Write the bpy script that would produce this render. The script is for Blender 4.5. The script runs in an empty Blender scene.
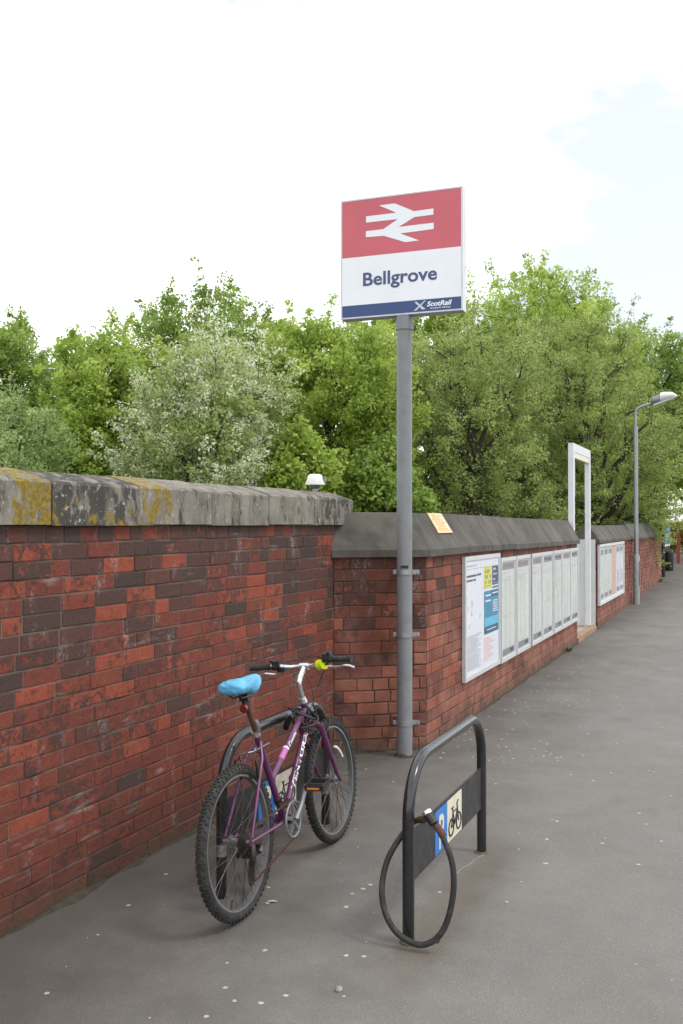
import bpy, math, random
from mathutils import noise as mnoise
import numpy as np
from mathutils import Vector
random.seed(7); np.random.seed(7)
R = math.radians
SC = bpy.context.scene
COL = SC.collection

# ------------------------------------------------------------------ camera
HCAM = 1.63
YAW = math.atan(406.5 / 940)
cam = bpy.data.cameras.new('camera'); camo = bpy.data.objects.new('camera', cam); COL.objects.link(camo)
cam.sensor_fit = 'VERTICAL'; cam.sensor_height = 36.0; cam.lens = 940 / 1024 * 36
cam.clip_start = 0.05; cam.clip_end = 3000
camo.location = (0, 0, HCAM)
camo.rotation_euler = (R(90 + 0.73), 0, YAW)
SC.camera = camo
CA, SA = math.cos(YAW), math.sin(YAW)

# ------------------------------------------------------------------ world, sun, exposure
SUN_AZ, SUN_EL = R(0), R(54)          # azimuth measured from +x towards +y
w = bpy.data.worlds.new('World'); SC.world = w; w.use_nodes = True
nt = w.node_tree; nt.nodes.clear()
wo = nt.nodes.new('ShaderNodeOutputWorld'); bg = nt.nodes.new('ShaderNodeBackground')
sky = nt.nodes.new('ShaderNodeTexSky'); sky.sky_type = 'NISHITA'; sky.sun_disc = False
sky.sun_elevation = SUN_EL; sky.sun_rotation = R(90) - SUN_AZ
sky.air_density = 1.0; sky.dust_density = 0.4; sky.ozone_density = 0.2
tc = nt.nodes.new('ShaderNodeTexCoord')
mp = nt.nodes.new('ShaderNodeMapping'); mp.inputs['Scale'].default_value = (1, 1, 2.2); mp.inputs['Location'].default_value = (2.05, 5.97, 4.70)
n1 = nt.nodes.new('ShaderNodeTexNoise'); n1.inputs['Scale'].default_value = 1.7; n1.inputs['Detail'].default_value = 9; n1.inputs['Roughness'].default_value = 0.55
rp = nt.nodes.new('ShaderNodeValToRGB'); rp.color_ramp.elements[0].position = 0.385; rp.color_ramp.elements[1].position = 0.485
rp.color_ramp.elements[0].color = (.43, .43, .43, 1)
mx = nt.nodes.new('ShaderNodeMixRGB'); mx.inputs[2].default_value = (15.0, 15.2, 15.4, 1)
nt.links.new(tc.outputs['Generated'], mp.inputs['Vector']); nt.links.new(mp.outputs[0], n1.inputs['Vector'])
nt.links.new(n1.outputs['Fac'], rp.inputs[0]); nt.links.new(rp.outputs[0], mx.inputs[0])
nt.links.new(sky.outputs[0], mx.inputs[1]); nt.links.new(mx.outputs[0], bg.inputs['Color'])
bg.inputs['Strength'].default_value = 0.10
nt.links.new(bg.outputs[0], wo.inputs[0])
sl = bpy.data.lights.new('sun', 'SUN'); sl.energy = 1.2; sl.angle = R(14); sl.color = (1, .96, .9)
so = bpy.data.objects.new('sun', sl); COL.objects.link(so)
sd = Vector((math.cos(SUN_AZ) * math.cos(SUN_EL), math.sin(SUN_AZ) * math.cos(SUN_EL), math.sin(SUN_EL)))
so.rotation_euler = sd.to_track_quat('Z', 'Y').to_euler(); so.location = (4, 2, 9)
SC.view_settings.view_transform = 'Standard'; SC.view_settings.look = 'None'
SC.view_settings.exposure = 0.30; SC.view_settings.gamma = 1.0; SC.view_settings.use_curve_mapping = False
SC.render.engine = 'CYCLES'; SC.cycles.use_denoising = True; SC.cycles.max_bounces = 8
SC.cycles.transmission_bounces = 6; SC.cycles.diffuse_bounces = 6

# ------------------------------------------------------------------ material helpers
def lin(r, g, b):
    f = lambda c: (c / 255 / 12.92) if c / 255 <= .04045 else ((c / 255 + .055) / 1.055) ** 2.4
    return (f(r), f(g), f(b))
class NT:
    def __init__(s, name):
        s.m = bpy.data.materials.new(name); s.m.use_nodes = True
        s.t = s.m.node_tree; s.b = s.t.nodes['Principled BSDF']; s.o = s.t.nodes['Material Output']
        g = s.n('ShaderNodeNewGeometry'); s.pos = g.outputs['Position']; s.geo = g
    def n(s, k, **kw):
        x = s.t.nodes.new(k)
        for a, v in kw.items(): setattr(x, a, v)
        return x
    def l(s, a, b): s.t.links.new(a, b)
    def set(s, sock, v):
        if hasattr(v, 'links') or isinstance(v, bpy.types.NodeSocket): s.l(v, sock)
        elif isinstance(v, (tuple, list)): sock.default_value = (*v, 1) if len(v) == 3 and len(sock.default_value) == 4 else v
        else: sock.default_value = v
    def noise(s, scale, detail=4, rough=.55, vec=None, dist=0, stretch=None):
        x = s.n('ShaderNodeTexNoise'); x.inputs['Scale'].default_value = scale; x.inputs['Detail'].default_value = detail
        x.inputs['Roughness'].default_value = rough; x.inputs['Distortion'].default_value = dist
        v = vec or s.pos
        if stretch:
            mp = s.n('ShaderNodeMapping'); mp.inputs['Scale'].default_value = stretch; s.l(v, mp.inputs['Vector']); v = mp.outputs[0]
        s.l(v, x.inputs['Vector']); return x.outputs['Fac']
    def voro(s, scale, feat='F1'):
        x = s.n('ShaderNodeTexVoronoi'); x.feature = feat; x.inputs['Scale'].default_value = scale; s.l(s.pos, x.inputs['Vector']); return x
    def ramp(s, f, p0, p1, c0=(0, 0, 0), c1=(1, 1, 1)):
        x = s.n('ShaderNodeValToRGB'); e = x.color_ramp.elements; e[0].position = p0; e[1].position = p1
        e[0].color = (*c0, 1); e[1].color = (*c1, 1); s.set(x.inputs[0], f); return x.outputs[0]
    def mix(s, f, a, b, mode='MIX'):
        x = s.n('ShaderNodeMixRGB'); x.blend_type = mode; s.set(x.inputs[0], f); s.set(x.inputs[1], a); s.set(x.inputs[2], b); return x.outputs[0]
    def math(s, op, a, b=0, c=0, clamp=False):
        x = s.n('ShaderNodeMath'); x.operation = op; x.use_clamp = clamp; s.set(x.inputs[0], a); s.set(x.inputs[1], b); s.set(x.inputs[2], c); return x.outputs[0]
    def sep(s, v):
        x = s.n('ShaderNodeSeparateXYZ'); s.l(v, x.inputs[0]); return x.outputs
    def attr(s, name):
        x = s.n('ShaderNodeAttribute'); x.attribute_name = name; return x
    def bump(s, h, dist=.002, strength=.6):
        x = s.n('ShaderNodeBump'); x.inputs['Strength'].default_value = strength; x.inputs['Distance'].default_value = dist
        s.l(h, x.inputs['Height']); s.l(x.outputs[0], s.b.inputs['Normal'])
    def fin(s, col, rough=.7, metal=0, spec=.5, coat=0):
        s.set(s.b.inputs['Base Color'], col); s.set(s.b.inputs['Roughness'], rough); s.set(s.b.inputs['Metallic'], metal)
        s.b.inputs['Specular IOR Level'].default_value = spec; s.b.inputs['Coat Weight'].default_value = coat
        return s.m
def simple(name, col, rough=.6, metal=0, var=.18, vs=9, bump=0, bs=120, spec=.5, coat=0, dirt=None, dirtamt=.5, ds=14):
    s = NT(name); c = lin(*col)
    a = s.noise(vs, 5)
    k = s.mix(s.ramp(a, .3, .7), tuple(x * (1 - var) for x in c), tuple(min(1, x * (1 + var)) for x in c))
    if dirt:
        k = s.mix(s.math('MULTIPLY', s.ramp(s.noise(ds, 7, .65), .5, .66), dirtamt), k, lin(*dirt))
    rr = s.math('ADD', s.math('MULTIPLY', s.noise(vs * 4, 3), .2), rough - .1, clamp=True)
    if bump: s.bump(s.noise(bs, 4), bump)
    return s.fin(k, rr, metal, spec, coat)

def brick_mat(name, reds, crust_col, crust_bias, white=.45, pale=None):
    s = NT(name); at = s.attr('bc'); ch = s.n('ShaderNodeSeparateColor'); s.l(at.outputs['Color'], ch.inputs[0])
    r, g, b = ch.outputs
    base = s.mix(r, lin(*reds[0]), lin(*reds[1]))
    base = s.mix(s.math('MULTIPLY', s.ramp(s.noise(18, 5), .35, .65), .55), base, lin(*reds[2]))
    base = s.mix(s.math('MULTIPLY', s.math('GREATER_THAN', r, .72), s.ramp(s.noise(26, 6, .6), .30, .55)), base, lin(*reds[3]))
    cr = s.math('ADD', s.mix(.4, s.noise(24, 8, .68, dist=.8), s.noise(7, 6, .6)), s.math('MULTIPLY_ADD', g, .36, crust_bias))
    crm = s.ramp(cr, .49, .55)
    cc = s.mix(b, lin(*crust_col[0]), lin(*crust_col[1]))
    col = s.mix(s.math('MULTIPLY', crm, .92), base, cc)
    gr = s.noise(95, 5, .6)
    col = s.mix(.5, col, s.ramp(gr, .2, .8, (.35, .35, .35), (.66, .66, .66)), 'OVERLAY')
    wn = s.math('MULTIPLY', s.ramp(s.noise(7, 6, .6, stretch=(1, 1, .45)), .58, .70), s.ramp(s.noise(60, 6, .7), .45, .62))
    col = s.mix(s.math('MULTIPLY', wn, white), col, lin(190, 180, 178))
    ln = s.math('MULTIPLY', s.ramp(s.noise(5, 6, .6, stretch=(1, .55, 3.2)), .60, .70), s.ramp(s.noise(2.2, 3), .48, .6))
    col = s.mix(s.math('MULTIPLY', ln, white), col, lin(168, 156, 152))
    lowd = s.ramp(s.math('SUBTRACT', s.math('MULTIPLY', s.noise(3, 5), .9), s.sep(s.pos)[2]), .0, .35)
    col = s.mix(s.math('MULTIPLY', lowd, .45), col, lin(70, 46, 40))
    if pale:
        z = s.sep(s.pos)
        pf = s.math('MULTIPLY', s.ramp(s.math('SUBTRACT', s.noise(3.2, 5), s.math('MULTIPLY', z[2], .22)), .30, .55), .5)
        col = s.mix(pf, col, lin(*pale))
    # moss and dirt on the lowest courses
    z = s.sep(s.pos)[2]
    mo = s.ramp(s.math('SUBTRACT', s.math('MULTIPLY', s.noise(9, 5), .34), z), .03, .16)
    col = s.mix(s.math('MULTIPLY', mo, .6), col, lin(62, 62, 48))
    s.bump(s.math('ADD', s.math('MULTIPLY', s.noise(42, 8, .7), 1.0), s.math('MULTIPLY', crm, .3)), .009, .8)
    return s.fin(col, .82, 0, .35)
def mortar_mat(name, c0, c1):
    s = NT(name)
    col = s.mix(s.ramp(s.noise(5, 6), .35, .65), lin(*c0), lin(*c1)); s.bump(s.noise(150, 5), .004, .8)
    return s.fin(col, .95, 0, .2)

def coping_old():
    s = NT('lichen_stone'); at = s.attr('bc'); ch = s.n('ShaderNodeSeparateColor'); s.l(at.outputs['Color'], ch.inputs[0])
    li, sooty, _ = ch.outputs
    base = s.mix(s.ramp(s.noise(7, 6), .3, .7), lin(108, 103, 94), lin(142, 136, 126))
    st = s.noise(16, 6, .6, stretch=(1, 1, .3))
    base = s.mix(s.math('MULTIPLY', s.ramp(st, .5, .64), .55), base, lin(88, 84, 74))
    so = s.math('ADD', s.noise(13, 8, .66, stretch=(1, 1, .5)), s.math('MULTIPLY_ADD', sooty, .42, -.21))
    base = s.mix(s.math('MULTIPLY', s.ramp(so, .50, .60), .9), base, lin(62, 60, 57))
    wl = s.math('MULTIPLY', s.ramp(s.noise(38, 5, .6), .60, .66), s.math('MULTIPLY_ADD', sooty, .8, .12))
    base = s.mix(wl, base, lin(182, 182, 174))
    yl = s.math('ADD', s.noise(15, 8, .68, stretch=(1, 1, .7)), s.math('MULTIPLY_ADD', li, .40, -.24))
    base = s.mix(s.ramp(yl, .52, .58), base, s.mix(s.ramp(s.noise(50, 4), .35, .65), lin(104, 92, 42), lin(146, 124, 54)))
    gl = s.ramp(s.noise(24, 6, .6), .66, .72)
    base = s.mix(s.math('MULTIPLY', gl, .6), base, lin(104, 92, 44))
    s.bump(s.noise(45, 8, .7), .008, .7)
    return s.fin(base, .9, 0, .25)
def coping_dark():
    s = NT('dark_sandstone')
    base = s.mix(s.ramp(s.noise(4, 7), .3, .7), lin(70, 67, 64), lin(98, 94, 89))
    st = s.noise(14, 6, .6, stretch=(.3, 2.2, .3))
    base = s.mix(s.math('MULTIPLY', s.ramp(st, .46, .66), .35), base, lin(60, 56, 52))
    base = s.mix(s.math('MULTIPLY', s.ramp(s.noise(2.6, 7, .65), .50, .66), .5), base, lin(112, 106, 96))
    base = s.mix(s.math('MULTIPLY', s.ramp(s.noise(21, 7, .7), .58, .66), .5), base, lin(92, 94, 74))
    base = s.mix(s.math('MULTIPLY', s.ramp(s.noise(60, 6, .7), .6, .72), .3), base, lin(140, 138, 130))
    s.bump(s.noise(70, 8, .7), .006, .7)
    return s.fin(base, .88, 0, .3)
def asphalt():
    s = NT('asphalt')
    big = s.ramp(s.noise(.9, 6, .6), .3, .7, lin(110, 107, 103), lin(121, 118, 114))
    med = s.ramp(s.noise(5.5, 6, .65), .3, .72, (.38, .38, .38), (.60, .60, .60))
    col = s.mix(.28, big, med, 'OVERLAY')
    v = s.voro(190)
    sp = s.ramp(s.noise(240, 3, .6), .35, .68, (.36, .36, .36), (.62, .62, .62))
    col = s.mix(.75, col, sp, 'OVERLAY')
    chip = s.n('ShaderNodeSeparateColor'); s.l(v.outputs['Color'], chip.inputs[0])
    lt = s.math('GREATER_THAN', chip.outputs[0], .93)
    col = s.mix(s.math('MULTIPLY', lt, .24), col, lin(160, 155, 148))
    dk = s.ramp(s.noise(1.7, 7, .68, dist=1.2), .56, .70)
    col = s.mix(s.math('MULTIPLY', dk, .14), col, lin(72, 69, 65))
    wr = s.ramp(s.noise(1.1, 5, .6, stretch=(2.2, .35, 1)), .54, .68)
    col = s.mix(s.math('MULTIPLY', wr, .10), col, lin(146, 142, 136))
    x = s.sep(s.pos)
    # silty dirt and painted shade darken the wall side; silty dirt around the stands
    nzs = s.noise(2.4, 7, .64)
    silt_shade = s.ramp(s.math('SUBTRACT', s.math('MULTIPLY', nzs, 1.5), s.math('ADD', s.math('MULTIPLY', x[0], .62), 1.38)), .0, 1.0)
    col = s.mix(s.math('MULTIPLY', silt_shade, .76), col, lin(72, 66, 60))
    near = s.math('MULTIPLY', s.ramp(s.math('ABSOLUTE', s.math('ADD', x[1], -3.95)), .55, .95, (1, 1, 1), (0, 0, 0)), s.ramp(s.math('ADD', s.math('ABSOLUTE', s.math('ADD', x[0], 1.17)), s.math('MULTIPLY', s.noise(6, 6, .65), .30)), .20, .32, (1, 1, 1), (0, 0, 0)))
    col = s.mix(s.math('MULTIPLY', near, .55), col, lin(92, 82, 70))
    s.bump(s.math('ADD', s.math('MULTIPLY', v.outputs['Distance'], 1.2), s.noise(300, 3)), .004, .5)
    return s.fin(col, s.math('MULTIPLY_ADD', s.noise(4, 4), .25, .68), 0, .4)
def leaf_mat(name, trans=.48):
    s = NT(name); at = s.attr('lc')
    s.b.inputs['Roughness'].default_value = .5; s.b.inputs['Specular IOR Level'].default_value = .3
    s.l(at.outputs['Color'], s.b.inputs['Base Color'])
    tr = s.n('ShaderNodeBsdfTranslucent'); hs = s.n('ShaderNodeHueSaturation'); hs.inputs['Saturation'].default_value = .95; hs.inputs['Value'].default_value = 1.3
    s.l(at.outputs['Color'], hs.inputs['Color']); s.l(hs.outputs[0], tr.inputs['Color'])
    m = s.n('ShaderNodeMixShader'); m.inputs[0].default_value = trans
    s.l(s.b.outputs[0], m.inputs[1]); s.l(tr.outputs[0], m.inputs[2]); s.l(m.outputs[0], s.o.inputs['Surface'])
    return s.m

MB1 = brick_mat('sooty_red_brick', [(106, 54, 42), (130, 65, 47), (94, 50, 42), (138, 69, 50)], [(60, 51, 48), (82, 54, 47)], -.118)
MB2 = brick_mat('red_brick', [(102, 58, 46), (130, 73, 56), (92, 55, 47), (138, 77, 58)], [(62, 46, 41), (86, 54, 47)], -.16, .45, (170, 118, 100))
MM1 = mortar_mat('grey_mortar', (60, 52, 48), (112, 103, 94))
MM2 = mortar_mat('dark_mortar', (62, 54, 48), (104, 92, 82))
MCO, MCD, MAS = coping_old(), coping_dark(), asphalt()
MPOLE = simple('grey_pole_paint', (122, 125, 128), .45, 0, .07, 6, dirt=(96, 94, 88), dirtamt=.35, ds=9)
MGALV = simple('galvanised_steel', (150, 153, 156), .42, .6, .12, 20)
MWHITE = simple('white_paint', (204, 206, 208), .45, 0, .04, 5, dirt=(176, 172, 164), dirtamt=.35, ds=7)
MRUSTW = simple('rust_stained_white', (176, 160, 140), .7, 0, .15, 12, dirt=(142, 92, 52), dirtamt=.9, ds=16)
MBLACK = simple('black_rack_enamel', (30, 30, 33), .28, 0, .15, 12, spec=.5, coat=.4, dirt=(62, 59, 55), dirtamt=.15, ds=22)
MBPLATE = simple('black_plate', (44, 43, 44), .5, 0, .15, 8, dirt=(84, 79, 73), dirtamt=.4, ds=18)
MRUB = simple('black_rubber', (40, 39, 39), .72, 0, .25, 18, dirt=(92, 86, 78), dirtamt=.4, ds=26)
MTYRE = simple('tyre_rubber', (40, 39, 39), .8, 0, .2, 15, dirt=(80, 76, 71), dirtamt=.4, ds=30)
MPURP = simple('purple_bike_paint', (92, 38, 82), .34, 0, .2, 10, spec=.5, coat=.35, dirt=(72, 44, 62), dirtamt=.4, ds=30)
MPINK = simple('pink_decal', (178, 92, 158), .35, 0, .1, 20, coat=.4)
MALU = simple('polished_alloy', (205, 207, 210), .28, .85, .06, 20)
MALD = simple('dull_alloy', (150, 152, 154), .42, .75, .15, 30, dirt=(96, 90, 82), dirtamt=.4, ds=30)
MSTEEL = simple('dark_steel', (74, 70, 68), .45, .7, .2, 30, dirt=(84, 60, 44), dirtamt=.6, ds=40)
MRUST = simple('rusty_steel', (92, 62, 48), .75, .3, .25, 40, dirt=(60, 48, 42), dirtamt=.6, ds=40)
MBPLAS = simple('black_plastic', (32, 32, 34), .5, 0, .2, 20)
MBAG = simple('blue_plastic_bag', (88, 164, 206), .45, 0, .12, 12, bump=.004, bs=26, spec=.5, dirt=(140, 200, 228), dirtamt=.35, ds=12)
MRED = simple('red_reflector', (112, 18, 22), .3, 0, .1, 20, coat=.5)
MYEL = simple('fluorescent_yellow', (214, 226, 20), .45, 0, .1, 30)
MORG = simple('amber_reflector', (206, 122, 40), .4, 0, .1, 30, coat=.5)
MSRED = simple('faded_red_vinyl', (196, 92, 104), .45, 0, .05, 4)
MSWHT = simple('white_vinyl', (230, 234, 240), .4, 0, .03, 4)
MSBLU = simple('navy_vinyl', (44, 68, 118), .4, 0, .06, 6)
MSTXT = simple('slate_blue_vinyl', (66, 78, 120), .45, 0, .04, 6)
MSEDGE = simple('sign_edge_grey', (198, 200, 206), .4, .1, .08, 12)
MALF = simple('aluminium_frame', (200, 203, 204), .40, .15, .05, 14)
MPAPER = simple('aged_timetable_paper', (200, 204, 200), .3, 0, .05, 2.2, spec=.5, dirt=(168, 172, 166), dirtamt=.4, ds=3)
MPAPW = simple('white_poster_paper', (222, 226, 234), .25, 0, .03, 3, coat=.3)
MGREYB = simple('grey_print', (128, 130, 136), .35, 0, .12, 22)
MGREYL = simple('pale_grey_print', (176, 180, 182), .35, 0, .06, 22)
MDPRN = simple('dark_print', (72, 76, 88), .4, 0, .1, 22)
MPOYEL = simple('yellow_poster', (206, 208, 60), .35, 0, .06, 10)
MPONAV = simple('navy_poster', (62, 72, 108), .35, 0, .08, 10)
MPOBLU = simple('teal_blue_poster', (58, 132, 168), .35, 0, .12, 6)
MPOLBL = simple('light_blue_poster', (96, 178, 214), .35, 0, .12, 6)
MPODK = simple('deep_teal_poster', (44, 92, 118), .35, 0, .08, 6)
MPORED = simple('pale_red_print', (210, 150, 150), .4, 0, .08, 10)
MRPRN = simple('dull_red_print', (142, 112, 118), .4, 0, .08, 10)
MORNG = simple('orange_poster', (208, 162, 142), .35, 0, .08, 10)
MSTICK = simple('orange_notice', (226, 202, 166), .5, 0, .08, 14, dirt=(224, 150, 60), dirtamt=.8, ds=18)
MBLUP = simple('blue_sign_vinyl', (52, 116, 190), .4, 0, .08, 12)
MCREAM = simple('cream_sign_vinyl', (212, 206, 186), .45, 0, .05, 12, dirt=(170, 160, 140), dirtamt=.3)
MCONC = simple('worn_concrete', (150, 144, 132), .9, 0, .16, 5, .004, 60, dirt=(110, 100, 86), dirtamt=.5)
MEDGE = simple('orange_brick_edging', (142, 116, 94), .85, 0, .2, 9, .004, 60, dirt=(196, 168, 110), dirtamt=.5)
MBRASS = simple('worn_brass', (118, 98, 68), .4, .6, .2, 30)
MBARK = simple('tree_bark', (74, 66, 56), .95, 0, .25, 12, .02, 30)
MTWIG = simple('twig_bark', (84, 74, 62), .95, 0, .25, 12)
MGUM = simple('trodden_gum', (172, 168, 160), .8, 0, .12, 30, dirt=(140, 135, 126), dirtamt=.5)
MSTONE = simple('pebble_grey', (138, 132, 124), .9, 0, .15, 40)
MEARTH = simple('rough_ground', (72, 78, 48), .95, 0, .3, 1.5, .03, 12, dirt=(84, 72, 54), dirtamt=.6, ds=2)
MKERB = simple('kerb_stone', (142, 138, 132), .9, 0, .12, 6, .004, 60)
MROAD = simple('road_asphalt', (92, 91, 90), .9, 0, .12, 3, .004, 160)
MDARKW = simple('dark_timber', (38, 36, 35), .85, 0, .2, 10)
MREDP = simple('red_post_paint', (150, 70, 52), .6, 0, .1, 8)
MLAMPG = simple('lamp_bowl', (206, 206, 204), .3, 0, .05, 10, coat=.4)
MLAMPD = simple('lamp_grey_housing', (118, 122, 128), .4, .3, .1, 10)
MPATCH = simple('silty_patch', (98, 88, 76), .92, 0, .22, 9, .004, 120)
MLEAF = leaf_mat('leaf'); MPET = leaf_mat('petal_leaf', .4)

# ------------------------------------------------------------------ object helpers
WL = {}
def reg(o, name, parent, wloc):
    COL.objects.link(o)
    if parent is not None:
        o.parent = parent; pw = WL[parent.name]
        o.location = Vector(wloc) - Vector(pw)
    else: o.location = wloc
    WL[o.name] = tuple(wloc); return o
def tag(o, label=None, cat=None, group=None, kind=None):
    if label: o['label'] = label
    if cat: o['category'] = cat
    if group: o['group'] = group
    if kind: o['kind'] = kind
    return o
def thing(name, loc, label, cat, group=None):
    o = bpy.data.objects.new(name, None); o.empty_display_size = .1
    reg(o, name, None, loc); return tag(o, label, cat, group)
class B:
    """collects shapes; build() links them as one mesh object"""
    def __init__(s, tf=None): s.v = []; s.f = []; s.tf = tf
    def add(s, vs, fs):
        k = len(s.v); s.v += [tuple(p) for p in vs]; s.f += [tuple(i + k for i in f) for f in fs]; return s
    def box(s, a, b, bev=0):
        (x0, y0, z0), (x1, y1, z1) = [[min(p, q) for p, q in zip(a, b)], [max(p, q) for p, q in zip(a, b)]]
        return s.hexa([(x0, y0, z0), (x1, y0, z0), (x1, y1, z0), (x0, y1, z0), (x0, y0, z1), (x1, y0, z1), (x1, y1, z1), (x0, y1, z1)])
    def hexa(s, p): return s.add(p, [(3, 2, 1, 0), (4, 5, 6, 7), (0, 1, 5, 4), (1, 2, 6, 5), (2, 3, 7, 6), (3, 0, 4, 7)])
    def bar(s, p, q, wa, wb, up=(0, 0, 1)):
        p, q = Vector(p), Vector(q); d = (q - p).normalized(); a = d.cross(Vector(up))
        if a.length < 1e-4: a = d.cross(Vector((1, 0, 0)))
        a.normalize(); b = a.cross(d); a *= wa / 2; b *= wb / 2
        return s.hexa([p - a - b, p + a - b, q + a - b, q - a - b, p - a + b, p + a + b, q + a + b, q - a + b])
    def tube(s, pts, rad, n=10, caps=True, closed=False):
        pts = [Vector(p) for p in pts]; m = len(pts)
        rad = rad if isinstance(rad, (list, tuple)) else [rad] * m
        tans = []
        for i in range(m):
            a = pts[(i - 1) % m] if (closed or i > 0) else pts[i]; b = pts[(i + 1) % m] if (closed or i < m - 1) else pts[i]
            tans.append((b - a).normalized())
        t = tans[0]; u = t.cross(Vector((0, 0, 1)))
        if u.length < 1e-3: u = t.cross(Vector((1, 0, 0)))
        u.normalize(); vs = []
        for i in range(m):
            t = tans[i]; u = (u - t * u.dot(t)).normalized(); w_ = t.cross(u)
            for k in range(n):
                a = 2 * math.pi * k / n; vs.append(pts[i] + (u * math.cos(a) + w_ * math.sin(a)) * rad[i])
        fs = []
        for i in range(m if closed else m - 1):
            j = (i + 1) % m
            for k in range(n): fs.append((i * n + k, i * n + (k + 1) % n, j * n + (k + 1) % n, j * n + k))
        if caps and not closed: fs += [tuple(range(n))[::-1], tuple((m - 1) * n + k for k in range(n))]
        return s.add(vs, fs)
    def prism(s, poly, o, U, V, N, d):
        o, U, V, N = map(Vector, (o, U, V, N)); n = len(poly)
        vs = [o + U * a + V * b for a, b in poly] + [o + U * a + V * b + N * d for a, b in poly]
        return s.add(vs, [tuple(range(n))[::-1], tuple(range(n, 2 * n))] + [(i, (i + 1) % n, (i + 1) % n + n, i + n) for i in range(n)])
    def disc(s, c, axis, r, th, n=24, r2=None):
        c, a = Vector(c), Vector(axis).normalized(); return s.tube([c - a * th / 2, c + a * th / 2], [r, r2 or r], n)
    def ring(s, c, ax, r, tr, n=40, m=8, ax2=None, rz=None):
        c = Vector(c); N = Vector(ax).normalized(); u = N.orthogonal().normalized(); v = N.cross(u)
        return s.tube([c + (u * math.cos(2 * math.pi * k / n) + v * math.sin(2 * math.pi * k / n)) * r for k in range(n)], tr, m, closed=True)
    def build(s, name, mat, parent=None, wloc=None, smooth=40):
        vs = np.array([s.tf(*p) if s.tf else p for p in s.v], dtype=float).reshape(-1, 3)
        if wloc is None: wloc = WL[parent.name] if parent is not None else (0, 0, 0)
        me = bpy.data.meshes.new(name); me.from_pydata((vs - np.array(wloc)).tolist(), [], s.f); me.update()
        me.materials.append(mat)
        if smooth:
            me.shade_smooth(); me.set_sharp_from_angle(angle=R(smooth))
        return reg(bpy.data.objects.new(name, me), name, parent, wloc)
def bc(me, col):
    a = me.color_attributes.new('bc', 'FLOAT_COLOR', 'POINT'); n = len(me.vertices)
    a.data.foreach_set('color', np.array(col, dtype=np.float32).reshape(-1) if len(col) == n else np.tile(np.array(col, dtype=np.float32), n))
def text2d(body, size=1, shear=0, bold=0, res=3):
    c = bpy.data.curves.new('txt', 'FONT'); c.body = body; c.size = size; c.shear = shear; c.offset = bold; c.resolution_u = res; c.fill_mode = 'FRONT'
    o = bpy.data.objects.new('txt', c); COL.objects.link(o)
    dg = bpy.context.evaluated_depsgraph_get(); dg.update()
    me = bpy.data.meshes.new_from_object(o.evaluated_get(dg))
    v = [(p.co.x, p.co.y) for p in me.vertices]; f = [tuple(p.vertices) for p in me.polygons]
    bpy.data.objects.remove(o); bpy.data.curves.remove(c); bpy.data.meshes.remove(me)
    xs = [p[0] for p in v]; ys = [p[1] for p in v]
    return v, f, (min(xs), max(xs), min(ys), max(ys))
def letter(body, name, mat, parent, fn, box, shear=0, bold=0, tf=None, capfit=True):
    """flat lettering fitted to box (a0,a1,b0,b1: b0 baseline, b1 cap height); fn(a,b) -> point"""
    v, f, (x0, x1, y0, y1) = text2d(body, 1, shear, bold)
    cap = .729 + bold; a0, a1, b0, b1 = box
    q = B(tf); q.add([fn(a0 + (x - x0) / (x1 - x0) * (a1 - a0), b0 + y / cap * (b1 - b0)) for x, y in v], f)
    return q.build(name, mat, parent, smooth=0)

def gz(y): return max(0.0, (y - 15) * .0125)

# ------------------------------------------------------------------ the ground
def struct(o): o['kind'] = 'structure'; return o
q = B(); S_ = 900
q.add([(-S_, -S_, -.06), (S_, -S_, -.06), (S_, S_, -.06), (-S_, S_, -.06)], [(0, 1, 2, 3)])
struct(q.build('ground', MEARTH, smooth=0))
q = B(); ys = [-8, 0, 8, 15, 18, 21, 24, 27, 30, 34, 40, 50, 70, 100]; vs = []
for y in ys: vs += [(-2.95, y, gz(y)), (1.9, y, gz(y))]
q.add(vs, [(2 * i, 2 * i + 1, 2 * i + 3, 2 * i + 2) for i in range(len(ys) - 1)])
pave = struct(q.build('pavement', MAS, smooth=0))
q = B()
for i in range(len(ys) - 1):
    a, b = ys[i], ys[i + 1]
    q.hexa([(1.9, a, gz(a) - .2), (2.05, a, gz(a) - .2), (2.05, b, gz(b) - .2), (1.9, b, gz(b) - .2), (1.9, a, gz(a) + .004), (2.05, a, gz(a) + .004), (2.05, b, gz(b) + .004), (1.9, b, gz(b) + .004)])
struct(q.build('kerb', MKERB, smooth=0))
q = B(); vs = []
for y in ys: vs += [(2.05, y, gz(y) - .12 + .07), (9, y, gz(y) - .12 + .07)]
q.add(vs, [(2 * i, 2 * i + 1, 2 * i + 3, 2 * i + 2) for i in range(len(ys) - 1)])
struct(q.build('road', MROAD, smooth=0))

# ------------------------------------------------------------------ brickwork
def brick_geo(L, hh, dep, rng):
    """brick with chamfered, slightly worn front; local axes: a along, n outwards, z up; 16 verts"""
    c = .003; j = lambda s_: rng.uniform(-s_, s_)
    a, h = L / 2, hh / 2; pr = j(.0018)
    bk = [(-a, -dep, -h), (a, -dep, -h), (a, -dep, h), (-a, -dep, h)]
    md = [(-a, -c + pr, -h), (a, -c + pr, -h), (a, -c + pr, h), (-a, -c + pr, h)]
    fr = []
    for x, z in ((-1, -1), (1, -1), (1, 1), (-1, 1)):
        ch = c * (1 + rng.random() * (1.6 if rng.random() < .85 else 3.4))
        fr.append((x * (a - ch), pr + j(.0012), z * (h - ch * .8)))
    v = bk + md + fr; f = [(8, 9, 10, 11)]
    for k in range(4):
        m = (k + 1) % 4; f += [(4 + k, 4 + m, 8 + m, 8 + k), (k, m, 4 + m, 4 + k)]
    return v, f
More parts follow.
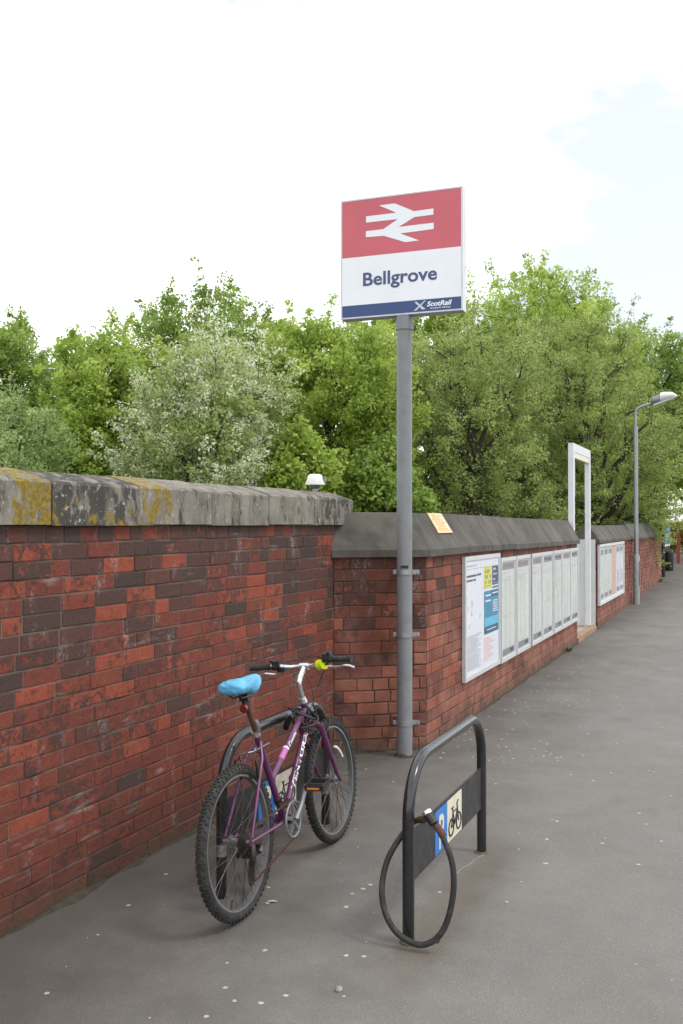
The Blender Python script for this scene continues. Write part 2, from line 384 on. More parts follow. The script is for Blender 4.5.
def course_layout(L, stretcher, header, kind, rng, off):
    out = []; p = 0.0; first = True
    while p < L - .02:
        if kind == 'h': w_ = header
        elif kind == 's': w_ = stretcher
        else: w_ = header if rng.random() < .22 else stretcher
        if first and off: w_ = w_ * off
        first = False
        w_ *= 1 + rng.uniform(-.03, .03)
        if p + w_ > L - .05: w_ = L - p
        out.append((p, w_)); p += w_
    return out
def face_bricks(o, t, nrm, L, z0, zs, courses, ch, stretcher, header, kindf, rng, joint=.010, darkf=None, rf=lambda c, g: g.random()):
    """returns list of (centre, verts_world_rel, faces, colour)"""
    res = []; t, nrm = Vector((*t, 0)), Vector((*nrm, 0)); o = Vector((*o, 0))
    for k in range(courses):
        kd = kindf(k); off = (0, .5, .72, .3)[rng.randrange(4)] if kd != 'h' else 1
        for p, w_ in course_layout(L, stretcher, header, kd, rng, off):
            zc = zs + (k + .5) * ch + rng.uniform(-.0015, .0015)
            c = o + t * (p + w_ / 2) + Vector((0, 0, zc + z0(o.y + t.y * p)))
            v, f = brick_geo(w_ - joint * rng.uniform(.6, 1.15), ch - joint * rng.uniform(.7, 1.1), .045, rng)
            if t.x * nrm.y - t.y * nrm.x > 0: f = [x[::-1] for x in f]
            ti = rng.uniform(-.006, .006); yw = rng.uniform(-.008, .008); vv = [t * a + nrm * (n_ + yw * a) + Vector((0, 0, z + ti * a)) for a, n_, z in v]
            res.append((c, vv, f, (rf(c, rng), darkf(c, rng), rng.random(), 1)))
    return res
def lay(wall, bricks, mat, nmax, inview):
    pr = [(-(b[0] - Vector((0, 0, HCAM))).length if inview(b[0]) else -1e4, i) for i, b in enumerate(bricks)]
    pr.sort(reverse=True); single = {i for d, i in pr[:nmax] if d > -1e3}
    q = B(); cols = []
    for i, (c, v, f, col) in enumerate(bricks):
        if i in single:
            me = bpy.data.meshes.new('brick'); me.from_pydata([tuple(p) for p in v], [], f); me.materials.append(mat)
            bc(me, col); reg(bpy.data.objects.new('brick', me), 'brick', wall, c)
        else:
            q.add([c + p for p in v], f); cols += [col] * len(v)
    if q.v:
        o = q.build('brickwork', mat, wall, smooth=0); bc(o.data, cols); o['kind'] = 'stuff'
def uproj(p):
    X = p[0] * CA + p[1] * SA; Z = -p[0] * SA + p[1] * CA
    return 341.5 + 940 * X / Z if Z > .1 else -1e4
inv = lambda c: -8 < uproj(c) < 690
zero = lambda y: 0.0
# --- the tall sooty wall on the left
rng = random.Random(11)
lw = thing('brick_wall', (-2.71, 4.5, 0), 'tall sooty red brick wall with pale lichen-covered coping, behind the bicycle', 'wall')
WY0 = .45
q = B(); q.box((-3.04, WY0, -.05), (-2.7138, 6.35, 1.622)); q.build('mortar', MM1, lw, smooth=0)
def dark1(c, rng):
    h = c.z / 1.62; nz = mnoise.noise(Vector((c.y * 1.3, c.z * 2.2, 3.7))) + .5 * mnoise.noise(Vector((c.y * 3.1, c.z * 4.2, 9.1)))
    p = .03 + .85 * max(0, (h - .55) / .45) + .45 * nz * min(1, .35 + h) + (.15 if c.y > 5.2 and h > .5 else 0)
    return min(1, .50 + .45 * rng.random()) if rng.random() < p else max(0, .34 * rng.random() + .25 * nz + .12 * h)
kind1 = lambda k: 'h' if k == 21 else ('s' if k % 4 == 1 else 'm')
bl = face_bricks((-2.71, WY0), (0, 1), (1, 0), 6.12 - WY0 + .0, zero, 0.0, 22, 1.622 / 22, .232, .1165, kind1, rng, .0060, dark1, lambda c, g: g.random() * min(1, .66 + .42 * c.z / 1.6))
lay(lw, bl, MB1, 300, inv)
sect = [(-2.678, 1.625), (-2.678, 1.800), (-2.690, 1.813), (-2.868, 1.865), (-3.06, 1.81), (-3.06, 1.625)]
jy = [WY0, 1.1, 1.75, 2.4, 2.52, 3.135, 3.755, 4.42, 5.08, 5.74, 6.405]
lich = [(.5, .3), (.4, .5), (.6, .4), (.5, .2), (.84, .42), (.44, .78), (.74, .38), (.16, .38), (.12, .40), (.06, .62)]
for i in range(len(jy) - 1):
    y0, y1 = jy[i] + .003, jy[i + 1] - .003; q = B(); n = len(sect); dx = rng.uniform(-.003, .003); dz = rng.uniform(-.003, .003)
    nn = max(3, int((y1 - y0) / .08)); vs = []; fs = []
    for k in range(nn + 1):
        y = y0 + (y1 - y0) * k / nn
        for m, (a, b) in enumerate(sect):
            e = .0014 if 0 < k < nn else 0
            vs.append((a + dx + (rng.uniform(-e, e) if m in (1, 2) else 0), y, b + dz + (rng.uniform(-e, e) if m in (1, 2, 3) else 0)))
    for k in range(nn):
        for m in range(n): fs.append((k * n + m, (k + 1) * n + m, (k + 1) * n + (m + 1) % n, k * n + (m + 1) % n))
    fs += [tuple(range(n)), tuple(nn * n + m for m in range(n))[::-1]]
    q.add(vs, [f[::-1] for f in fs]); o = q.build('coping_stone', MCO, lw, smooth=25)
    cols = []
    for p in vs:      # lichen and soot cover the stones unevenly along their length
        y = p[1]; li, sy = lich[i]
        if i == 4 and y < 2.93: li *= .45
        if i == 5 and y > 3.45: sy *= .85
        if i == 6 and y > 4.02: li *= .25
        if i == 5: li *= 1.5 if p[2] < 1.7 else .55
        cols.append((li, sy, .5, 1))
    bc(o.data, cols)

# --- the lower street wall with its splayed return
rng = random.Random(23)
A_ = Vector((-2.71, 6.12)); B_ = Vector((-2.15, 6.53)); rt = (B_ - A_).normalized(); rn = Vector((rt.y, -rt.x))
sw = thing('brick_wall', (-2.15, 6.53, 0), 'red brick street wall with dark saddleback coping and notice boards, behind the sign pole', 'wall')
YC = 13.1; CH = 1.392 / 16
q = B()
pl = [A_ - rn * .007 + Vector((-.1, -.073)), B_ + Vector((-.007, .004)), Vector((-2.157, YC - .007)), Vector((-2.50, YC - .007)), Vector((-2.50, 6.6)), Vector((-2.80, 6.4))]
q.prism([(p.x, p.y) for p in pl], (0, 0, -.05), (1, 0, 0), (0, 1, 0), (0, 0, 1), 1.44); q.build('mortar', MM2, sw, smooth=0)
dk_ret = lambda c, r: (.45 + .4 * r.random()) if r.random() < .42 + (.25 if c.z > 1.0 else 0) else .35 * r.random()
dk_st = lambda c, r: .6 + .3 * r.random() if r.random() < .08 else .32 * r.random()
RL = (B_ - A_).length
k2 = lambda k: 's' if k % 4 else 'm'
b_ret = face_bricks((A_.x, A_.y), rt, rn, RL - .001, zero, 0, 16, CH, .236, .118, lambda k: 'm', rng, .0085, dk_ret)
b_st = face_bricks((-2.15, B_.y + .002), (0, 1), (1, 0), YC - B_.y, zero, 0, 16, CH, .236, .118, k2, rng, .0085, dk_st)
b_end = face_bricks((-2.16, YC), (-1, 0), (0, 1), .34, zero, 0, 16, CH, .236, .118, lambda k: 'm', rng, .0085, dk_st)
lay(sw, b_ret + b_st + b_end, MB2, 300, inv)
def off_path(d, yend):
    """points of the return + street line moved inwards by d (negative = outwards)"""
    a = A_ - rn * d; x = -2.15 - d; t = (x - a.x) / rt.x
    y = a.y + rt.y * t; st = a - rt * .02
    return [(st.x, st.y), (x, y), (x, yend)]
prof = [(-.038, 1.392), (-.038, 1.444), (-.030, 1.452), (.125, 1.712), (.24, 1.716), (.40, 1.45), (.40, 1.392)]
q = B(); n = len(prof); rows = [off_path(d, 7.36) for d, z in prof]; vs = [(rows[m][k][0], rows[m][k][1], prof[m][1]) for k in range(3) for m in range(n)]
fs = [(k * n + m, (k + 1) * n + m, (k + 1) * n + (m + 1) % n, k * n + (m + 1) % n) for k in range(2) for m in range(n)] + [tuple(range(n))[::-1], tuple(2 * n + m for m in range(n))]
q.add(vs, fs); q.build('coping_stone', MCD, sw, smooth=20)
def straight_coping(wall, x, cuts, prof, zf=lambda y: 0, rng=rng):
    n = len(prof)
    for a, b in zip(cuts[:-1], cuts[1:]):
        q = B(); e = [rng.uniform(-.004, .004) for _ in range(2)]
        vs = [(x - d + e[0], y, z + e[1] + zf(y)) for y in (a + .003, b - .003) for d, z in prof]
        q.add(vs, [(m, n + m, n + (m + 1) % n, (m + 1) % n) for m in range(n)] + [tuple(range(n))[::-1], tuple(n + m for m in range(n))])
        q.build('coping_stone', MCD, wall, smooth=20)
straight_coping(sw, -2.15, [7.36, 8.3, 9.2, 10.15, 11.05, 12.0, 13.13], prof, lambda y: -.035 * max(0, (y - 7.36) / 5.8))
# --- far walls
def far_wall(y0, y1, x, lip, ridge, label, cuts, seed, end=True):
    rng = random.Random(seed)
    wl = thing('brick_wall', (x, y0, gz(y0)), label, 'wall')
    q = B(); q.box((x - .34, y0 + .012, -.05), (x - .012, y1 - .012, lip + .02)); q.build('mortar', MM2, wl, smooth=0)
    nc = int(round((lip - gz(y0)) / .0835)); ch = (lip - gz(y0)) / nc
    bs = face_bricks((x, y0 + .002), (0, 1), (1, 0), y1 - y0, lambda y: gz(y0), 0, nc, ch, .236, .118, k2, rng, .0085, dk_st)
    bs += face_bricks((x - .35, y0), (1, 0), (0, -1), .35, lambda y: gz(y0), 0, nc, ch, .236, .118, lambda k: 'm', rng, .0085, dk_st)
    if end: bs += face_bricks((x - .01, y1), (-1, 0), (0, 1), .33, lambda y: gz(y0), 0, nc, ch, .236, .118, lambda k: 'm', rng, .0085, dk_st)
    lay(wl, bs, MB2, 0, inv)
    dz = ridge - lip
    pf = [(-.038, lip), (-.038, lip + .05), (-.03, lip + .058), (.13, ridge), (.22, ridge + .003), (.38, lip + .05), (.38, lip)]
    straight_coping(wl, x, cuts, pf, rng=rng)
    return wl
far_wall(14.98, 19.55, -2.15, 1.325, 1.605, 'red brick wall holding the row of small posters beyond the white gateway', [14.94, 15.9, 16.8, 17.7, 18.6, 19.55], 31, False)
far_wall(19.56, 26.6, -2.14, 1.30, 1.63, 'farthest red brick wall section beside the lamp post', [19.56, 20.6, 21.6, 22.7, 23.8, 24.9], 37)

# ------------------------------------------------------------------ notice boards
PRN = []
def board(y0, y1, zb, zt, label, kind, group=None, x=-2.15, fr=.035):
    xb, xf = x + .004, x + .034
    t = thing('notice_board', (x, (y0 + y1) / 2, zb), label, 'notice board', group)
    q = B(); q.box((xb, y0 + .004, zb + .004), (xb + .018, y1 - .004, zt - .004)); q.build('backing', MALF, t, smooth=0)
    q = B(); e = .0
    q.box((xb, y0, zb), (xf, y0 + fr, zt)); q.box((xb, y1 - fr, zb), (xf, y1, zt))
    q.box((xb, y0 + fr, zt - fr), (xf - .001, y1 - fr, zt)); q.box((xb, y0 + fr, zb), (xf - .001, y1 - fr, zb + fr)); q.build('frame', MALF, t, smooth=0)
    xs = xb + .019; a0, a1, b0, b1 = y0 + fr + .004, y1 - fr - .004, zb + fr + .004, zt - fr - .004
    P = lambda nm, m, ua, ub, va, vb, lay_=1: B().box((xs + .0012 * lay_, a0 + (a1 - a0) * ua, b1 - (b1 - b0) * vb), (xs + .0012 * lay_ + .001, a0 + (a1 - a0) * ub, b1 - (b1 - b0) * va)).build(nm, m, t, smooth=0)
    def lines(nm, m, rows, lay_=2):
        q = B()
        for ua, ub, va, vb in rows: q.box((xs + .0012 * lay_, a0 + (a1 - a0) * ua, b1 - (b1 - b0) * vb), (xs + .0012 * lay_ + .001, a0 + (a1 - a0) * ub, b1 - (b1 - b0) * va))
        q.build(nm, m, t, smooth=0)['kind'] = 'stuff'
    rg = random.Random(int(y0 * 100)); PRN.clear()
    if kind == 'big':
        P('poster_sheet', MPAPW, 0, 1, 0, 1, 0)
        lines('header_print', MGREYL, [(.03, .30, .035, .05), (.02, .96, .068, .071)])
        lines('heading', MDPRN, [(.03, .30, .125, .142), (.32, .44, .122, .139), (.03, .20, .165, .18), (.22, .28, .165, .18)])
        rows = []
        for k in range(10): rows.append((.03, .44 - .06 * (k % 3), .66 + k * .0165, .664 + k * .0165))
        for k in range(9): rows.append((.03, .42 - .08 * (k % 2), .83 + k * .0155, .834 + k * .0155))
        lines('body_print', MGREYB, rows)
        rows = []
        for k in range(7):
            u, v = .05 + .38 * rg.random(), .32 + .26 * rg.random(); rows.append((u, u + .07 * rg.random() + .02, v, v + .003)); rows.append((u, u + .004, v, v + .03 + .05 * rg.random()))
        lines('map_print', MGREYL, rows)
        pt = P('yellow_poster', MPOYEL, .53, .76, .075, .275, 2)
        rows = [(.56 + .05 * k, .59 + .05 * k, .10 + .05 * j, .135 + .05 * j) for k in range(4) for j in range(3) if (k + j) % 4 < 3] + [(.55, .74, .25, .256)]
        lines('yellow_poster_print', MGREYB, rows, 3)
        P('navy_poster', MPONAV, .79, .985, .075, .255, 2)
        lines('navy_poster_print', MGREYL, [(.81, .90, .095, .115), (.81, .93, .145, .16), (.81, .88, .195, .21), (.81, .97, .236, .240)], 3)
        P('divider_print', MDPRN, .79, .985, .270, .284, 2)
        P('teal_poster', MPOBLU, .53, .985, .300, .70, 2)
        lines('teal_poster_band', MPOLBL, [(.54, .97, .55, .63)], 3)
        lines('teal_poster_foot', MPODK, [(.535, .98, .635, .695), (.76, .98, .31, .36)], 3)
        lines('teal_poster_print', MPAPW, [(.56, .74, .335, .350), (.78, .96, .325, .338), (.56, .72, .385, .402), (.60, .9, .66, .668)] + [(.79, .95, .40 + .02 * k, .409 + .02 * k) for k in range(6)], 4)
        rows = [(.52 + .0 * k, .70 + .06 * ((k * 7) % 3), .735 + .022 * k, .742 + .022 * k) for k in range(10)]
        lines('red_print', MPORED, rows)
    else:
        P('timetable_sheet', MPAPER, 0, 1, 0, 1, 0)
        P('header_band', MGREYB, .05, .95, .012, .085)
        lines('header_print', MDPRN if rg.random() < .5 else MRPRN, [(.10, .42, .03, .05), (.46, .62, .035, .06), (.68, .88, .03, .065)] if rg.random() < .6 else [(.12, .5, .03, .06), (.58, .86, .028, .05)], 2)
        rows = [(.08, .40, .115, .122), (.08, .92, .165, .168), (.08, .7, .19, .195)]
        rows += [(.30, .306, .2, .9), (.62, .624, .2, .9), (.08, .92, .56, .5625), (.08, .92, .89, .892)]
        lines('timetable_print', MGREYL, rows)
        P('footer_band', MGREYB, .05, .95, .915, .985)
        lines('footer_print', MDPRN, [(.62, .9, .93, .965)], 2)
    return t
GB = 'boards screwed to the street wall'
board(7.44, 8.62, .335, 1.36, 'wide notice board with yellow and teal-blue posters on the street wall', 'big', GB)
tb = [(8.66, 9.275, 'narrow timetable board next to the wide poster board'), (9.31, 9.935, 'second narrow timetable board from the wide poster board'),
      (10.03, 10.598, 'third narrow timetable board from the wide poster board'), (10.604, 11.22, 'fourth narrow timetable board from the wide poster board'),
      (11.27, 11.82, 'fifth narrow timetable board from the wide poster board'), (11.826, 12.44, 'sixth narrow timetable board, last but one before the gateway'),
      (12.446, 13.0, 'last narrow timetable board at the wall end by the gateway')]
for y0, y1, lb in tb: board(y0, y1, .325, 1.31, lb, 'tt', GB)
def far_board():
    y0, y1, zb, zt, x = 15.02, 18.05, .40, 1.27, -2.15
    t = thing('poster_case', (x, (y0 + y1) / 2, zb), 'long white-framed poster case with orange strip on the wall beyond the gateway', 'poster case')
    B().box((x + .004, y0, zb), (x + .02, y1, zt)).build('backing', MWHITE, t, smooth=0)
    q = B(); f_ = .04; q.box((x + .004, y0 - f_, zb - f_), (x + .045, y0, zt + f_)); q.box((x + .004, y1, zb - f_), (x + .045, y1 + f_, zt + f_))
    q.box((x + .004, y0, zt), (x + .044, y1, zt + f_)); q.box((x + .004, y0, zb - f_), (x + .044, y1, zb)); q.build('frame', MWHITE, t, smooth=0)
    st = (y1 - y0) / 6
    for k in range(6):
        m = MORNG if k == 3 else (MPAPER if k < 3 else MPAPW)
        a = y0 + st * k + .03; b = y0 + st * (k + 1) - .03
        o = B().box((x + .021, a, zb + .02), (x + .024, b, zt - .02)).build('poster', m, t, smooth=0)
        if k != 3:
            q = B(); q.box((x + .0245, a + .05, zt - .13), (x + .0255, b - .05, zt - .05)); q.build('header_print', MGREYB, o, smooth=0)
            B().box((x + .0245, a + .05, zb + .05), (x + .0255, b - .05, zb + .12)).build('footer_print', MGREYB, o, smooth=0)
            if k > 3: B().box((x + .0245, a + .1, zb + .2), (x + .0255, b - .08, zb + .42)).build('picture_print', MGREYL, o, smooth=0)
far_board()

# ------------------------------------------------------------------ station sign on its pole
PX, PY = -2.225, 6.264
sg = thing('station_sign', (PX, PY, 0), 'station name sign reading Bellgrove with red, white and navy panel on a grey pole', 'sign')
q = B(); q.tube([(PX, PY, -.1), (PX, PY, 3.09)], .0545, 28); q.build('pole', MPOLE, sg)
q = B(); q.tube([(PX, PY, 3.00), (PX, PY, 3.100)], .062, 28); q.build('collar', MPOLE, sg)
for z in (1.292, .853, .235):
    q = B(); q.tube([(PX, PY, z - .017), (PX, PY, z + .017)], .060, 28)
    c_ = Vector((PX, PY)); side = Vector((CA, SA))
    for sgn, ln in ((-1, .080), (1, .105)):
        p = c_ + side * (sgn * .055); e = c_ + side * (sgn * ln)
        q.bar((p.x, p.y, z), (e.x, e.y, z), .012, .030)
        w0 = c_ + side * (sgn * (ln - .012))
        q.tube([(w0 + rn * .018).to_tuple() + (z,), (w0 - rn * .02).to_tuple() + (z,)], .009, 8)
    w0 = c_ - rn * .05; w1 = c_ - rn * .178
    q.bar((w0.x, w0.y, z), (w1.x, w1.y, z), .05, .03)
    q.build('pole_clamp', MGALV, sg)
dv = Vector((-PX, -PY, 0)).normalized(); sv = Vector((-dv.y, dv.x, 0)); c0 = Vector((PX, PY, 1.330)) + dv * .0525
B().bar(c0 - sv * .027, c0 + sv * .027, .010, .020).build('id_plate', MBPLAS, sg, smooth=0)
ang = R(3.0); ux, uy = math.cos(ang), math.sin(ang); PWd, PZ0, PZ1, PT = .447, 3.100, 3.956, .100
pcx, pcy = PX - .014, PY
def panel_pt(a, b, dep):    # a 0..1 left-right, b 0..1 top-down, dep metres in front of the front face
    s_ = (a * 2 - 1) * PWd; n_ = PT / 2 + dep
    return (pcx + ux * s_ + uy * n_, pcy + uy * s_ - ux * n_, PZ1 - (PZ1 - PZ0) * b)
def pbox(a0, a1, b0, b1, d0, d1):
    pp = lambda a, b, d: panel_pt(a, b, d)
    return B().hexa([pp(a0, b1, d1), pp(a1, b1, d1), pp(a1, b1, d0), pp(a0, b1, d0), pp(a0, b0, d1), pp(a1, b0, d1), pp(a1, b0, d0), pp(a0, b0, d0)])
pbox(.006, .994, .006, .994, -PT + .006, -.003).build('panel_core', MSEDGE, sg, smooth=0)
q = B()
for a0, a1, b0, b1 in ((0, .012, 0, 1), (.988, 1, 0, 1), (.012, .988, 0, .012), (.012, .988, .988, 1)):
    r_ = pbox(a0, a1, b0, b1, -PT, .001); q.add(r_.v, r_.f)
q.build('panel_frame', MSEDGE, sg, smooth=0)
for d0, d1 in ((-.003, .0), (-PT - .0, -PT + .003)):
    pbox(.012, .988, .012, .487, d0, d1).build('red_band', MSRED, sg, smooth=0)
    pbox(.012, .988, .487, .889, d0, d1).build('white_band', MSWHT, sg, smooth=0)
    pbox(.012, .988, .889, .988, d0, d1).build('blue_band', MSBLU, sg, smooth=0)
arr = [(228, 118), (297, 109), (383, 146), (467, 135), (467, 163), (385, 173), (315, 217), (468, 200), (468, 229), (322, 247), (405, 280), (345, 287), (250, 257), (168, 262), (168, 235), (247, 226), (312, 181), (169, 196), (169, 167), (305, 152)]
ap = []
for x, y in arr:
    a = (x - 53) / 538; yt = 97 - 64 * a; yb = 636 - 36 * a; ap.append((a, (y - yt) / (yb - yt)))
me_f = B(); me_f.add([panel_pt(a, b, .0015) for a, b in ap], [tuple(range(len(ap)))[::-1]])
o = me_f.build('double_arrow', MSWHT, sg, smooth=0)
import bmesh
def triang(o):
    bm = bmesh.new(); bm.from_mesh(o.data); bmesh.ops.triangulate(bm, faces=bm.faces[:]); bm.to_mesh(o.data); bm.free()
triang(o)
letter('Bellgrove', 'lettering', MSTXT, sg, lambda a, b: panel_pt(a, b, .0015), (.190, .798, .733, .617), bold=.022)
letter('ScotRail', 'lettering', MSWHT, sg, lambda a, b: panel_pt(a, b, .0015), (.715, .915, .948, .906), shear=.25, bold=.03)
letter("Scotland's Railway", 'lettering', MSWHT, sg, lambda a, b: panel_pt(a, b, .0015), (.742, .905, .971, .957), shear=.15, bold=.01)
q = B()
for pl in ([(.615, .905), (.632, .902), (.705, .968), (.678, .972)], [(.695, .900), (.708, .900), (.632, .975), (.610, .975)]):
    k = len(q.v); q.add([panel_pt(a, b, .0015 if pl[0][0] < .65 else .0022) for a, b in pl], [(3, 2, 1, 0)])
q.build('saltire', simple('pale_blue_vinyl', (188, 198, 214), .4, 0, .05, 8), sg, smooth=0)

# ------------------------------------------------------------------ bike stands
def arc(c, r, a0, a1, n, y=True):
    return [(c[0] + r * math.cos(a0 + (a1 - a0) * k / n), c[1] + r * math.sin(a0 + (a1 - a0) * k / n)) for k in range(n + 1)]
def stand(x, y0, y1, top, label, tilt=0, signs=True):
    t = thing('bike_stand', (x, (y0 + y1) / 2, 0), label, 'bike stand', 'bike stands on the pavement')
    r = .215; tr = .0235
    pts = [(y0, -.15), (y0, .1)] + [(y0, top - tr - r - .06)] + arc((y0 + r, top - tr - r), r, math.pi, math.pi / 2, 10) + arc((y1 - r, top - tr - r), r, math.pi / 2, 0, 10) + [(y1, top - tr - r - .06), (y1, .1), (y1, -.15)]
    q = B(); q.tube([(x, a, b) for a, b in pts], tr, 20); q.build('hoop', MBLACK, t)
    B().box((x - .004, y0 + .018, .222), (x + .004, y1 - .018, .424)).build('plate', MBPLATE, t, smooth=0)
    if signs:
        for sd_ in (1,):
            X0 = x + sd_ * .004; X1 = x + sd_ * .0065; X2 = x + sd_ * .0075
            ys0 = y0 + .325
            o = B().box((X0, ys0, .228), (X1, ys0 + .168, .412)).build('parking_sign', MBLUP, t, smooth=0)
            letter('P', 'lettering', MCREAM, o, lambda a, b: (X2, ys0 + .02 + a * .128, .245 + b * .150), (.24, .80, 0, 1), bold=.02)
            o = B().box((X0, ys0 + .171, .228), (X1, ys0 + .171 + .225, .412)).build('cycle_sign', MCREAM, t, smooth=0)
            cy = ys0 + .171 + .1125
            q = B(); rr = .0045
            for s_ in (-1, 1): q.ring((X2, cy + s_ * .058, .285), (1, 0, 0), .036, rr * .9, 24, 5)
            fp = [((-.058, .285), (-.030, .345)), ((-.030, .345), (.035, .345)), ((-.030, .345), (-.004, .287)), ((-.004, .287), (.035, .345)), ((-.004, .287), (-.058, .285)), ((.058, .285), (.030, .372)), ((.030, .372), (.052, .380)), ((-.030, .345), (-.036, .365)), ((-.052, .366), (-.020, .366))]
            for (a, b), (c_, d) in fp: q.tube([(X2, cy + a, b), (X2, cy + c_, d)], rr * .8, 5)
            q.build('cycle_symbol', MBPLAS, o)
    for yy in (y0, y1):
        q = B(); q.tube([(x, yy, -.02), (x, yy, .006), (x, yy, .008)], [.036, .033, .026], 16); q.build('foot_seal', MPATCH, t)
    return t
stand(-1.222, 3.482, 4.579, .715, 'empty black hoop bike stand with blue P sign and looped cable lock', signs=True)
st2 = stand(-2.107, 3.56, 4.655, .705, 'black hoop bike stand nearest the tall wall, behind the purple bicycle')
for yy, z in ((3.56, .215), (4.655, .20)):
    q = B(); q.tube([(-2.107, yy, z - .025), (-2.107, yy, z + .025)], .0255, 16); q.build('tape_band', MALD, st2)

# looped armoured cable hanging on the front stand
lk = thing('cable_lock', (-1.19, 3.44, 0), 'thick black armoured cable lock looped round the empty stand leg', 'lock')
def catmull(P, n=8, closed=False):
    P = [Vector(p) for p in P]; out = []; m = len(P)
    for i in range(m if closed else m - 1):
        p0, p1, p2, p3 = (P[(i - 1) % m] if closed or i else P[i]), P[i], P[(i + 1) % m], (P[(i + 2) % m] if closed or i + 2 < m else P[(i + 1) % m])
        for k in range(n):
            t = k / n; out.append(.5 * ((2 * p1) + (p2 - p0) * t + (2 * p0 - 5 * p1 + 4 * p2 - p3) * t * t + (3 * p1 - p0 - 3 * p2 + p3) * t ** 3))
    if not closed: out.append(P[-1])
    return out
loop = [(-1.170, 3.515, .470), (-1.215, 3.540, .455), (-1.262, 3.520, .400), (-1.303, 3.47, .315), (-1.316, 3.44, .215), (-1.298, 3.425, .130), (-1.255, 3.42, .066), (-1.195, 3.42, .034), (-1.140, 3.42, .032), (-1.085, 3.43, .066), (-1.048, 3.44, .140), (-1.030, 3.45, .245), (-1.038, 3.46, .340), (-1.074, 3.475, .418), (-1.112, 3.49, .465)]
q = B(); q.tube(catmull(loop, 7), .0118, 12); q.build('cable', MRUB, lk)
q = B(); q.tube([(-1.190, 3.527, .470), (-1.140, 3.500, .488)], .013, 14); q.build('lock_barrel', MBRASS, lk)
q = B(); q.tube([(-1.150, 3.506, .500), (-1.118, 3.492, .470)], [.020, .018], 14); q.build('lock_head', MBPLAS, lk)
q = B(); q.tube([(-1.112, 3.4895, .468), (-1.078, 3.48, .432)], .0142, 14); q.build('rusty_ferrule', MRUST, lk)
q = B(); q.tube([(-1.158, 3.509, .510), (-1.150, 3.506, .500)], .0205, 14); q.build('lock_cap', MALU, lk)
q = B(); q.tube([(-1.094, 3.4285, .051), (-1.084, 3.4305, .060)], .0125, 12); q.build('rust_mark', MRUST, lk)

# ------------------------------------------------------------------ the bicycle
XC, YR, HD, LEAN, WBS, RW = -1.9229, 3.4225, -.028, .0882, 1.0256, .3128
def bk(S, W, H_):          # bike frame: S forwards, W to the rider's right, H up
    z = H_ * math.cos(LEAN) + W * math.sin(LEAN); w_ = W * math.cos(LEAN) - H_ * math.sin(LEAN)
    return (XC + math.sin(HD) * S + math.cos(HD) * w_, YR + math.cos(HD) * S - math.sin(HD) * w_, z + .001)
bike = thing('bicycle', bk(.5, 0, 0), 'purple bicycle with blue bag over its saddle, leaning against the stand by the wall', 'bicycle')
def part(name, mat, q, parent=None, smooth=40):
    return q.build(name, mat, parent or bike, smooth=smooth)
def BK(): return B(bk)
def wheel(S, rear):
    c = (S, 0, RW)
    q = BK()
    # box-section rim
    n = 56; pr = [(.262, -.013), (.262, .013), (.279, .014), (.2835, .010), (.2835, -.010), (.279, -.014)]
    vs = [(S + r_ * math.cos(2 * math.pi * k / n), w_, RW + r_ * math.sin(2 * math.pi * k / n)) for k in range(n) for r_, w_ in pr]
    m = len(pr); q.add(vs, [(k * m + j, ((k + 1) % n) * m + j, ((k + 1) % n) * m + (j + 1) % m, k * m + (j + 1) % m) for k in range(n) for j in range(m)])
    wh = part('wheel', MALD, q); wh['label'] = 'rear wheel' if rear else 'front wheel'
    q = BK(); tm = .0215; rc = RW - .004 - tm
    q.ring(c, (0, 1, 0), rc, tm, 64, 14)
    nk = 66
    for k in range(nk):
        for row, (a_off, half, sz) in enumerate(((-1.05, .5, .0085), (-.42, 0, .0075), (0.0, .5, .0085), (.42, 0, .0075), (1.05, .5, .0085))):
            th = 2 * math.pi * (k + half) / nk; er = Vector((math.cos(th), 0, math.sin(th))); et = Vector((-math.sin(th), 0, math.cos(th)))
            nrm = er * math.cos(a_off) + Vector((0, math.sin(a_off), 0)); sd_ = nrm.cross(et)
            o = Vector(c) + er * rc + nrm * (tm - .002)
            q.bar(o, o + nrm * .0065, sz * 1.5, sz, up=tuple(et))
    part('tyre', MTYRE, q, wh, 30)
    q = BK(); hw = .062 if rear else .048
    q.tube([(S, -hw, RW), (S, -hw * .45, RW), (S, -hw * .35, RW), (S, hw * .35, RW), (S, hw * .45, RW), (S, hw, RW)], [.009, .010, .016, .016, .010, .009], 16)
    for s_ in (-1, 1): q.disc((S, s_ * hw * .5, RW), (0, 1, 0), .027, .004, 20)
    part('hub', MALD, q, wh)
    q = BK()
    for k in range(36):
        s_ = 1 if k % 2 else -1; th = 2 * math.pi * k / 36; tw = .9 * (1 if (k // 2) % 2 else -1)
        q.tube([(S + .025 * math.cos(th + tw), s_ * hw * .5, RW + .025 * math.sin(th + tw)), (S + .265 * math.cos(th), s_ * .002, RW + .265 * math.sin(th))], .00125, 4, False)
    part('spokes', MSTEEL, q, wh)['kind'] = 'stuff'
    q = BK(); th = -1.95 if rear else 1.05
    q.tube([(S + .262 * math.cos(th), 0, RW + .262 * math.sin(th)), (S + .222 * math.cos(th), .004, RW + .222 * math.sin(th))], .0028, 6); part('valve', MBPLAS, q, wh)
    if not rear:
        q = BK(); pts = []
        for k in range(9):
            a = .55 + .75 * k / 8; pts.append((S + .165 * math.cos(a), .012, RW + .165 * math.sin(a)))
        q.tube(pts, .0065, 6); o = part('spoke_reflector', MSWHT, q, wh)
    return wh
wheel(0, True); wheel(WBS, False)
BBp = (.440, 0, .279); ST = (.236, 0, .715); HT, HB = (.757, 0, .757), (.806, 0, .648)
q = BK()
q.tube([BBp, (.262, 0, .66), ST], .0152, 16)                                              # seat tube
